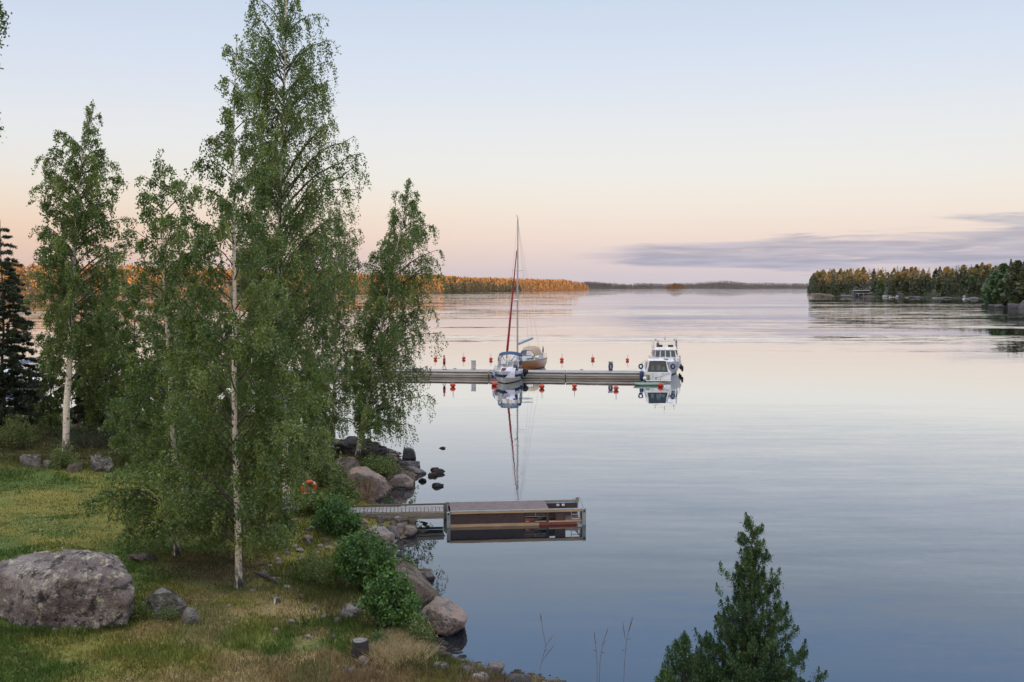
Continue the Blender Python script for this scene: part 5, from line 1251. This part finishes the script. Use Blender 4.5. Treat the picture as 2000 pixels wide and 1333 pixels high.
rock('stone at the foot of the bank near the bottom edge', (898, 934, 1302, 1322), M_rock_grey, 50, .8, 4)
# pale stones strewn over the bank
stl = [(584, 606, 1046, 1058), (590, 604, 1054, 1066), (626, 642, 1048, 1058), (630, 648, 1064, 1074), (532, 544, 1088, 1098), (518, 528, 1101, 1108), (560, 578, 1062, 1071), (646, 656, 1058, 1066), (572, 590, 1070, 1079), (533, 546, 1096, 1103), (603, 616, 1182, 1192), (574, 586, 1160, 1170),
       (490, 520, 1115, 1126), (520, 545, 1128, 1136), (628, 640, 1036, 1044), (612, 622, 1076, 1083), (548, 566, 1142, 1150), (524, 536, 1226, 1233), (590, 606, 1030, 1038), (560, 572, 1104, 1110), (660, 676, 1300, 1306), (700, 712, 1284, 1290), (610, 628, 1060, 1070), (545, 560, 1076, 1084), (500, 512, 1098, 1105), (575, 588, 1088, 1095), (598, 612, 1098, 1106), (552, 566, 1120, 1127), (588, 600, 1128, 1135), (618, 634, 1200, 1208), (556, 570, 1210, 1217), (480, 492, 1150, 1156), (430, 444, 1180, 1186), (590, 604, 1240, 1247), (610, 624, 1262, 1269), (640, 652, 1240, 1247), (566, 580, 1010, 1018), (604, 622, 1022, 1032)]
for i, bx in enumerate(stl):
    rock('small pale stone lying loose on the grassy bank below the gangway', bx, random.choice([M_rock_pale, M_rock_pale, M_rock_grey, M_rock_pink]), 200 + i, .9, 3, group='loose pale stones on the bank', name='stone', cat='stone')
# pebbly rim along the waterline
rp = np.random.default_rng(3); VV = []; FF = []; base = 0; V0, F0 = ICO[3]; V0 = V0[:42] if False else V0
import bmesh
bm = bmesh.new(); bmesh.ops.create_icosphere(bm, subdivisions=2, radius=1); V0 = np.array([q.co[:] for q in bm.verts]); F0 = np.array([[q.index for q in f.verts] for f in bm.faces]); bm.free()
cand = np.stack([rp.uniform(-14, 3, 26000), rp.uniform(18, 62, 26000)], -1); dd = look(FD, cand[:, 0], cand[:, 1]); cand = cand[(dd > -.35) & (dd < 1.1) & (rp.uniform(size=len(dd)) < .8 - .6 * np.abs(dd))][:2600]
for x_, y_ in cand:
    s_ = rp.uniform(.03, .16) * rp.uniform(.5, 1.2); q = V0 * (1 + .25 * rp.normal(size=(len(V0), 1)) * .5) * np.array([s_ * rp.uniform(.8, 1.6), s_, s_ * .6])
    VV.append(q + np.array([x_, y_, max(hz(x_, y_), -.05) + s_ * .1])); FF.append(F0 + base); base += len(V0)
tag(link('pebbles', np_mesh('pebbles', np.concatenate(VV), np.concatenate(FF), M_rock_brown, True)), 'pebbles and small stones along the waterline', 'pebbles', kind='stuff')

# stumps
def stump(u, v, r_, h, label, mt=M_stump):
    g = G(u, v); e = empty('tree_stump', g, label, 'stump'); rg = []
    for z_, k in ((-.1, 1.35), (.04, 1.18), (h * .4, 1.0), (h * .97, .95), (h, .90)): rg.append([(r_ * k * (1 + .07 * math.sin(3 * a + 1) + .04 * math.sin(7 * a)) * math.cos(a), r_ * k * (1 + .07 * math.sin(3 * a + 1)) * math.sin(a), z_) for a in np.linspace(0, 6.283, 25)[:-1]])
    MB().loft(rg, closed=True).build('bark', mt, e)
    MB().add([(a * .99, b_ * .99, h + .004) for a, b_, c_ in rg[-1]], [tuple(range(24))]).build('cut_face', M_cut, e)
    return e
stump(703, 1284, .215, .46, 'dark sawn tree stump with grey top near the bottom of the bank')
stump(540, 1178, .10, .16, 'small broken birch stump in the grass right of the front birch', M_birch)
o = MB().tube([G(498, 1122) + Vector((0, 0, .05)), G(520, 1130) + Vector((0, 0, .08)), G(545, 1142) + Vector((0, 0, .04))], [.05, .07, .04], 8).build('fallen_log', M_bark); tag(o, 'short rotten log in the grass right of the front birch', 'log')

# ------------------------------------------------------------------ trees
tree('birch_tree', 'white-trunked weeping birch nearest the camera, its bare trunk foot right of the huge boulder', 'tree', (467, 1148),
     [(467, 1148), (464, 1040), (463, 950), (459, 860), (457, 780), (458, 690), (459, 600), (457, 480), (459, 400), (455, 300), (458, 180), (462, 62)],
     [(60, 456, 468), (110, 432, 492), (180, 405, 515), (250, 385, 520), (350, 380, 530), (450, 372, 560), (550, 350, 590), (650, 325, 610), (750, 300, 630), (850, 280, 635), (930, 280, 610), (985, 290, 590), (1040, 330, 560)],
     nb=125, ns=15, nl=44, leaf=.070, seed=3, dens=.72, hang=.85, jag=.55, r0=.145, limbr=.032, bare=(470, 1148))
tree('birch_tree', 'sparse-topped birch left of the front birch with low sweeping branches', 'tree', (345, 1085),
     [(345, 1085), (343, 980), (340, 900), (336, 800), (333, 720), (326, 640), (320, 560), (318, 450), (316, 360), (312, 295)],
     [(290, 292, 332), (330, 272, 368), (400, 254, 405), (480, 255, 420), (560, 262, 420), (650, 250, 430), (750, 245, 440), (850, 225, 450), (930, 190, 460), (975, 178, 470), (1015, 225, 480), (1050, 270, 480)],
     nb=125, ns=13, nl=42, leaf=.072, seed=4, dens=.7, hang=.85, jag=.55, r0=.145, bare=(990, 1085))
tree('birch_tree', 'tallest birch whose crown reaches past the top edge of the photo', 'tree', (560, 995),
     [(560, 995), (556, 850), (552, 700), (548, 590), (545, 480), (548, 360), (552, 250), (557, 100), (563, -80)],
     [(-80, 550, 575), (0, 500, 628), (60, 495, 645), (130, 485, 690), (200, 495, 672), (260, 480, 702), (330, 485, 706), (420, 475, 716), (480, 470, 712), (560, 470, 695), (650, 480, 668), (750, 485, 650), (850, 500, 620), (890, 520, 590)],
     nb=165, ns=15, nl=48, leaf=.074, seed=5, dens=.62, hang=1.6, r0=.19, limbr=.045, rise=.9, jag=.45)
tree('birch_tree', 'slim birch between the tallest birch and the leaning one', 'tree', (650, 872),
     [(650, 872), (653, 760), (655, 660), (655, 560), (660, 480), (664, 390)],
     [(390, 650, 680), (440, 622, 705), (480, 610, 708), (560, 600, 710), (640, 605, 706), (720, 600, 700), (790, 605, 690), (835, 615, 680)],
     nb=100, ns=12, nl=40, leaf=.085, seed=6, dens=.55, hang=1.5, r0=.14)
tree('birch_tree', 'birch leaning over the water beside the pink boulder', 'tree', (697, 893),
     [(697, 893), (706, 840), (718, 780), (733, 700), (741, 660), (752, 610), (766, 545), (772, 500), (783, 450), (792, 400), (802, 342)],
     [(342, 793, 812), (370, 775, 822), (400, 757, 832), (440, 738, 858), (500, 722, 860), (560, 718, 856), (620, 702, 872), (665, 695, 862), (700, 690, 842), (745, 686, 842), (790, 696, 862), (830, 720, 820)],
     nb=125, ns=14, nl=44, leaf=.085, seed=7, dens=.62, hang=1.5, r0=.17, limbr=.04, jag=.45)
tree('birch_tree', 'birch on the left with a long bare white trunk', 'tree', (128, 880),
     [(128, 880), (132, 780), (136, 680), (140, 590), (146, 500), (150, 400), (160, 300), (172, 250), (190, 196)],
     [(196, 182, 196), (230, 150, 212), (270, 118, 222), (330, 85, 242), (400, 78, 250), (480, 75, 255), (560, 75, 252), (640, 85, 240), (700, 95, 215)],
     nb=120, ns=14, nl=42, leaf=.092, seed=8, dens=.55, hang=1.0, r0=.23, limbr=.045, bare=(560, 880))
tree('birch_tree', 'birch standing outside the left edge whose hanging twigs enter the top left corner', 'tree', (-150, 1230),
     [(-150, 1230), (-148, 900), (-150, 500), (-146, 100), (-140, -200)],
     [(-200, -160, -110), (-100, -200, -20), (-20, -240, -6), (50, -240, -16), (110, -230, -70), (170, -230, 0), (230, -220, -30), (330, -200, -60)],
     nb=90, ns=12, nl=44, leaf=.065, seed=9, hang=.9, r0=.14, Y=24.0, jag=.3)
# understory trees
und = [((98, 846), 655, 38, 'low light green tree left of the long bare white trunk'), ((262, 872), 548, 62, 'leafy young tree in the shade between the left birch and the sparse birch'), ((205, 856), 575, 60, 'bushy young tree right behind the long bare white trunk'),
       ((420, 868), 560, 85, 'dense young tree behind the front birch'), ((612, 898), 690, 42, 'young tree filling the gap beside the tallest birch'), ((500, 900), 600, 80, 'dense young tree between the front and the tallest birch'), ((335, 862), 610, 62, 'young tree behind the sparse birch'), ((228, 846), 520, 48, 'slender young tree between the left birch and the sparse birch'), ((380, 858), 540, 60, 'young tree seen between the sparse birch and the front birch'), ((175, 838), 640, 40, 'low leafy tree beside the slender reddish pine')]
for i, ((u, v), vt, hw, lb_) in enumerate(und):
    H_ = v - vt
    tree('young_tree', lb_, 'tree', (u, v), [(u, v), (u + 2, v - H_ * .5), (u - 3, vt)],
         [(vt, u - 10, u + 8), (vt + H_ * .15, u - hw * .55, u + hw * .6), (vt + H_ * .4, u - hw, u + hw * .9), (vt + H_ * .7, u - hw * .95, u + hw), (v - 22, u - hw * .7, u + hw * .7)],
         nb=46, ns=10, nl=30, leaf=.105, seed=20 + i, hang=.75, r0=.08, lmat=M_under_leaf, bmat=M_bark, rise=.4, jag=.4)
# pines / spruces at the left
def conifer(name, label, base, top, prof, seed, nb=70, leaf=.15, mat=None, bark=M_bark, r0=.14, lean=0, den=60, zd=-.12, lo=0):
    v0 = base[1]
    return tree(name, label, 'tree', base, [base, ((base[0] + top[0]) / 2 + lean, (base[1] + top[1]) / 2), top], prof, nb=nb, ns=14, nl=den, leaf=leaf, seed=seed, hang=.5, rise=.0 if lo == 0 else lo,
                r0=r0, lmat=mat or M_pine_leaf, bmat=bark, zdir=zd, spread=.42, down=.1, asp=.22, jag=.35, smin=.12, limbr=.03)
conifer('pine_tree', 'dark dense pine at the left edge', (8, 862), (2, 425), [(430, -4, 8), (480, -20, 30), (540, -40, 38), (600, -55, 60), (680, -65, 58), (740, -70, 66), (800, -70, 74), (840, -60, 60)], 31, 150, .13)
conifer('pine_tree', 'slender pine with reddish trunk behind the long bare white birch trunk', (152, 836), (160, 540), [(540, 150, 170), (600, 120, 195), (650, 105, 205), (700, 120, 190)], 32, 30, .13, bark=M_pinebark, r0=.13)
conifer('spruce_tree', 'small dark spruce low behind the left birch trunk', (175, 842), (172, 690), [(690, 168, 176), (740, 150, 195), (800, 135, 210), (835, 135, 210)], 33, 36, .12)
# juniper in the foreground
tree('juniper', 'dark green pointed juniper at the bottom right in front of the water', 'tree', (1462, 1560), [(1462, 1560), (1462, 1300), (1466, 1150), (1470, 1010)],
     [(1008, 1466, 1473), (1040, 1454, 1486), (1075, 1442, 1500), (1110, 1426, 1518), (1160, 1410, 1534), (1200, 1398, 1548), (1250, 1388, 1562), (1290, 1350, 1585), (1333, 1315, 1612), (1400, 1300, 1630), (1500, 1320, 1610)],
     nb=330, ns=12, nl=66, leaf=.055, seed=41, hang=.42, dens=1.7, lsc=1.15, rise=1.35, r0=.09, lmat=M_jun_leaf, bmat=M_bark, zdir=.75, spread=.20, Y=20.5, down=-.7, asp=.28, jag=.6, smin=.03, limbr=.022)
tree('juniper', 'low side clump of juniper at the bottom edge left of the pointed one', 'tree', (1345, 1500), [(1352, 1500), (1340, 1350), (1331, 1240)],
     [(1238, 1326, 1338), (1270, 1312, 1360), (1300, 1298, 1400), (1340, 1290, 1430), (1420, 1290, 1440)],
     nb=80, ns=12, nl=60, leaf=.055, seed=42, hang=.45, dens=1.7, lsc=1.15, rise=1.2, r0=.05, lmat=M_jun_leaf, bmat=M_bark, zdir=.75, spread=.13, Y=20.0, down=-.7, asp=.26, jag=.5, smin=.2, limbr=.02)

# bushes
def bush(name, label, box, seed, n=5200, leaf=.09, mat=None, depth=.9, dens=1.0, asp=.75, cat='bush'):
    l, r_, t, b_ = box; r = np.random.default_rng(seed); g = G((l + r_) / 2, b_); tt = g.y / cP
    wd = (r_ - l) / F * tt; Y = g.y + wd * depth * .3; top = Pd(0, t, Y).z; hg = max(top - g.z, .25)
    e = empty(name, (((l + r_) / 2 - 1000) / F * Y / cP, Y, hz(((l + r_) / 2 - 1000) / F * Y, Y)), label, cat); org = np.array(e.location)
    paths = []; rads = []; C = []; ns = 54
    for i in range(ns):
        ph = r.uniform(0, 6.283); q = r.uniform(.1, 1) ** .6 * r.uniform(.8, 1.18)
        tip = np.array([math.cos(ph) * q * wd * .5, math.sin(ph) * q * wd * depth * .5, hg * (1 - .5 * q ** 2) * r.uniform(.45, 1.2)])
        s = np.linspace(0, 1, 6)[:, None]; st_ = tip * np.array([.25, .25, 0])
        p = st_ * (1 - s) + tip * s; p[:, 2] = tip[2] * (s[:, 0] ** .8); p += r.normal(size=p.shape) * .02 * hg
        gl = hz(org[0] + tip[0], org[1] + tip[1]) - org[2]; p[:, 2] += gl * s[:, 0] * .8
        paths.append(p); rads.append(np.linspace(.015, .005, 6))
        k = n // ns; u = r.uniform(.18, 1.02, k) ** .7
        c = np.stack([np.interp(u, s[:, 0], p[:, a]) for a in range(3)], -1)
        c += r.normal(size=c.shape) * (.05 + .06 * hg * (1 - .6 * u))[:, None]
        C.append(c)
    tubes(paths, rads, 'stems', M_bark, e, 4)
    C = np.concatenate(C) + org; gg = look(FH, C[:, 0], C[:, 1]); C = C[C[:, 2] > gg + .02]
    foliage('leaves', C, leaf, seed * 3, mat or M_bush_leaf, e, .15, asp, org); return e
bush('alder_bush', 'big round-leaved alder bush in the middle of the bank', (640, 792, 1042, 1168), 50, 9000, .11)
bush('alder_bush', 'lower alder bush touching the angular boulder bedrock', (700, 832, 1128, 1238), 51, 7500, .10)
bush('alder_bush', 'dark alder bush below the gangway shore end', (612, 708, 975, 1052), 52, 6000, .11)
bush('alder_bush', 'light green shrub below the lifebuoy', (560, 690, 966, 1010), 53, 4000, .10, M_under_leaf)
bush('willow_shrub', 'thin grey-green shrub left of the big alder bush', (565, 668, 1075, 1150), 54, 4200, .07, M_under_leaf, asp=.4)
bush('willow_shrub', 'low green shrub among the shore rocks below the leaning birch', (705, 775, 885, 932), 55, 3000, .09, M_under_leaf, asp=.45)
bush('willow_shrub', 'upright leafy shrub against the brown boulder', (600, 660, 880, 955), 56, 3000, .10, M_under_leaf)
bush('willow_shrub', 'shrub on the bank left of the pink boulder', (630, 700, 920, 985), 57, 3600, .09, M_under_leaf)
bush('willow_shrub', 'low shrub at the right foot of the big alder bush', (772, 818, 1090, 1130), 58, 1200, .08, M_under_leaf)
bush('willow_shrub', 'green weeds at the foot of the bank above the straw tussock', (790, 850, 1205, 1262), 59, 2200, .07, M_under_leaf, asp=.35)
bush('fern_clump', 'green clump growing between the huge boulder and the craggy outcrop', (246, 282, 1180, 1215), 60, 1600, .06, M_under_leaf, asp=.5)
bush('fern_clump', 'tuft of weeds in front of the craggy outcrop', (285, 350, 1190, 1216), 61, 1500, .05, M_under_leaf, asp=.4)
bush('fern_clump', 'small leafy clump right of the stump', (716, 748, 1236, 1262), 62, 900, .06, M_bush_leaf)
bush('willow_shrub', 'weedy bush below the dark pine at the lawn edge', (-10, 70, 810, 880), 63, 4000, .10, M_under_leaf, asp=.4)
bush('willow_shrub', 'shrub behind the far lawn edge rocks', (90, 150, 870, 918), 64, 2200, .09, M_under_leaf, asp=.4)
bush('willow_shrub', 'low shrub on the gravel behind the long bare white trunk', (40, 140, 796, 838), 69, 2600, .13, M_under_leaf, asp=.5)
bush('heather_clump', 'low dark heather between the two white trunks', (70, 260, 828, 880), 65, 6000, .07, M_pine_leaf, asp=.4)
bush('willow_shrub', 'shrub under the leaves right of the front birch trunk', (470, 580, 1000, 1075), 66, 4000, .08, M_under_leaf, asp=.5)
bush('willow_shrub', 'dark shrub in the shade behind the low sweeping branches', (210, 330, 840, 905), 67, 5000, .10, M_under_leaf, asp=.5)
bush('willow_shrub', 'dark shrub deep under the front birch', (380, 560, 850, 930), 68, 6500, .11, M_under_leaf, asp=.5)

# ------------------------------------------------------------------ grass, straw, flowers, reeds
def blades(name, X_, Y_, h, w_, colr, mat, seed, label=None, lean=.5):
    r = np.random.default_rng(seed); n = len(X_); z_ = look(FH, X_, Y_) - .01
    a = r.uniform(0, 6.283, n); dxy = np.stack([np.cos(a), np.sin(a)], -1); b_ = r.uniform(0, 6.283, n); hh = h * r.uniform(.5, 1.25, n)
    base = np.stack([X_, Y_, z_], -1); tip = base.copy(); tip[:, :2] += dxy * (hh * lean * r.uniform(.2, 1.2, n))[:, None]; tip[:, 2] += hh
    s = np.stack([np.cos(b_), np.sin(b_), np.zeros(n)], -1) * (w_ / 2)
    mid_ = base * .45 + tip * .55; mid_[:, 2] += hh * .08
    V = np.stack([base - s, base + s, mid_ + s * .7, tip, mid_ - s * .7], 1)
    vc = np.repeat(np.concatenate([colr, np.ones((n, 1))], 1), 5, 0)
    o = link(name, np_mesh(name, V.reshape(-1, 3), np.arange(5 * n).reshape(n, 5), mat, vattr=vc)); return tag(o, label, 'grass' if label else None, kind='stuff')
m, T, out = new_mat('grass_blade'); d_ = T.node('ShaderNodeBsdfDiffuse'); t_ = T.node('ShaderNodeBsdfTranslucent'); att = T.node('ShaderNodeAttribute', attribute_name='tint').outputs['Color']
T.put(d_.inputs[0], att); T.put(t_.inputs[0], att); mx = T.node('ShaderNodeMixShader'); mx.inputs[0].default_value = .3; T.l.new(d_.outputs[0], mx.inputs[1]); T.l.new(t_.outputs[0], mx.inputs[2]); T.l.new(mx.outputs[0], out.inputs[0]); M_blade = m
r = np.random.default_rng(77)
def lawn(n, y0, y1, dmin, seed):
    r = np.random.default_rng(seed); yy = np.exp(r.uniform(math.log(y0), math.log(y1), n)); uu = r.uniform(-60, 1060, n)
    xx = (uu - 1000) / F * yy; d = look(FD, xx, yy); k = d > dmin; return xx[k], yy[k], d[k]
xx, yy, d = lawn(330000, 19, 62, .45, 1)
cc = ground_colour(xx, yy, d); soil = (cc[:, 0] > cc[:, 1] * 1.38) & (cc[:, 0] < .14); k = ~(soil & (r.uniform(size=len(xx)) < .75)); xx, yy, d, cc = xx[k], yy[k], d[k], cc[k]
dens = fbm(xx * .9, yy * .9, 2, 3); k = r.uniform(size=len(xx)) < .62 + .5 * dens; xx, yy, d, cc = xx[k], yy[k], d[k], cc[k]
tf = np.clip(.5 + fbm(xx * 2.6, yy * 2.6, 7, 3) * .9, 0, 1.3); wd_ = vn(xx * .8, yy * .8, 11) > .42; cc = cc * r.uniform(.6, 1.5, (len(xx), 1)) * (.88 + .25 * tf[:, None]); cc[wd_] *= np.array([.82, 1.02, .9]); near = np.clip((33 - yy) / 8, 0, 1)
blades('grass', xx, yy, .055 + .05 * np.clip(1.2 - d * .12, 0, 1) + .03 * near + .03 * (yy > 45) + .045 * tf ** 2 * (.4 + near) + .04 * wd_, .012 + .00045 * yy[:, None] , cc, M_blade, 3, 'short lawn grass and dry straw covering the bank')
# long grass and straw tussocks
def tuft_field(name, label, spots, h, colr, seed, per=160, w_=.012, rad=.35, lean=.8):
    r = np.random.default_rng(seed); X_ = []; Y_ = []
    for u, v in spots:
        g = G(u, v); X_.append(g.x + r.normal(size=per) * rad); Y_.append(g.y + r.normal(size=per) * rad)
    X_ = np.concatenate(X_); Y_ = np.concatenate(Y_); c = np.array(colr) * r.uniform(.6, 1.4, (len(X_), 1))
    return blades(name, X_, Y_, h, w_, c, M_blade, seed, label, lean)
tuft_field('straw_tussock', 'pale dry straw tussock on the bank above the water', [(760, 1262), (790, 1268), (775, 1285), (735, 1278), (805, 1290), (785, 1248), (820, 1278), (760, 1295)], .30, (.46, .36, .20), 5, 420, .014, .24, 1.3)
tuft_field('reed_straw', 'dry reed stalks in front of the pink boulder', [(706, 975), (715, 978), (722, 976)], 1.15, (.38, .26, .14), 6, 60, .02, .16, .35)
tuft_field('long_grass', 'long green grass along the rocky shore', [(740, 905), (760, 912), (725, 900), (700, 880), (745, 1010), (690, 965), (655, 1160), (640, 1180), (600, 1165), (560, 1130), (590, 1110), (840, 1140), (838, 1215), (620, 1060), (540, 1040), (500, 1060), (230, 905), (60, 900), (20, 905), (10, 930), (160, 915), (90, 905), (690, 1230), (650, 1215),
     (610, 1000), (580, 1010), (560, 985), (640, 1130), (610, 1140), (815, 1308), (870, 1310)], .32, (.085, .105, .032), 7, 260, .014, .5)
tuft_field('long_grass', 'grass growing up around the foot of the huge boulder', [(5, 1236), (35, 1238), (65, 1239), (95, 1238), (150, 1238), (180, 1234), (215, 1228), (245, 1226), (262, 1205), (258, 1180), (300, 1206), (340, 1208), (375, 1222), (655, 1210), (690, 1206)], .20, (.085, .12, .035), 17, 130, .013, .16)
tuft_field('weeds', 'broad-leaved weeds dotted over the lawn and bank', [(random.uniform(0, 640), random.uniform(900, 1330)) for _ in range(150)], .10, (.10, .15, .045), 18, 16, .035, .10, 1.2)
tuft_field('long_grass', 'dry brownish long grass at the bottom of the bank', [(700, 1320), (760, 1330), (640, 1325), (830, 1325), (880, 1335), (580, 1330)], .22, (.20, .13, .07), 8, 300, .012, .6)
# white clover heads on the lawn
xx, yy, d = lawn(20000, 30, 58, 3, 9); uu = 1000 + xx / yy * F; cl_ = fbm(xx * .5, yy * .5, 4, 3); k = (uu < 330) & (cl_ > .25) & (yy > 33); xx, yy = xx[k][:600], yy[k][:600]
C = np.stack([xx, yy, look(FH, xx, yy) + .09], -1); o = foliage('clover_flowers', C, .034, 88, pmat('clover_white', (.55, .55, .45), None, 9, .9), None, 0, 1.0); tag(o, 'tiny white clover flowers scattered in the lawn', 'flowers', kind='stuff')
xx = r.uniform(-36, -26, 60); yy = r.uniform(50, 60, 60)
# thin grass stalks in front of the water near the bottom edge
def stalk(label, pts, side, Y):
    e = empty('grass_stalk', Pd(pts[0][0], pts[0][1], Y), label, 'grass stalk'); o = e.location
    P3 = [Pd(u, v, Y) - o for u, v in pts]; MB().tube(P3, [.006] * (len(P3) - 1) + [.003], 5).build('stem', M_rub, e)
    mb = MB()
    for (u, v, u2, v2) in side: a = Pd(u, v, Y) - o; b_ = Pd(u2, v2, Y + .05) - o; mb.tube([a, (a + b_) / 2 + Vector((0, 0, .01)), b_], [.003, .011, .003], 4)
    mb.build('seed_head', M_rub, e)
gy = 23.6
stalk('bent thin grass stalk against the water left of the other stalks', [(1054, 1310), (1066, 1262), (1060, 1232), (1057, 1200)], [(1066, 1262, 1082, 1240), (1062, 1275, 1070, 1268), (1060, 1290, 1084, 1258), (1057, 1215, 1055, 1198)], gy)
stalk('left stalk of the upright pair against the water', [(1166, 1340), (1166, 1290), (1163, 1255), (1160, 1232)], [(1166, 1272, 1157, 1270), (1163, 1258, 1160, 1232)], gy)
stalk('right stalk of the upright pair against the water', [(1170, 1340), (1172, 1290), (1178, 1255), (1187, 1230)], [(1176, 1262, 1184, 1250), (1172, 1275, 1181, 1276), (1182, 1245, 1188, 1226)], gy)
stalk('tall single stalk against the water left of the juniper', [(1218, 1340), (1220, 1290), (1224, 1250), (1234, 1206)], [(1220, 1272, 1213, 1270), (1224, 1250, 1233, 1248), (1228, 1235, 1237, 1204), (1221, 1250, 1216, 1215)], gy)
print('objects', len(bpy.data.objects))
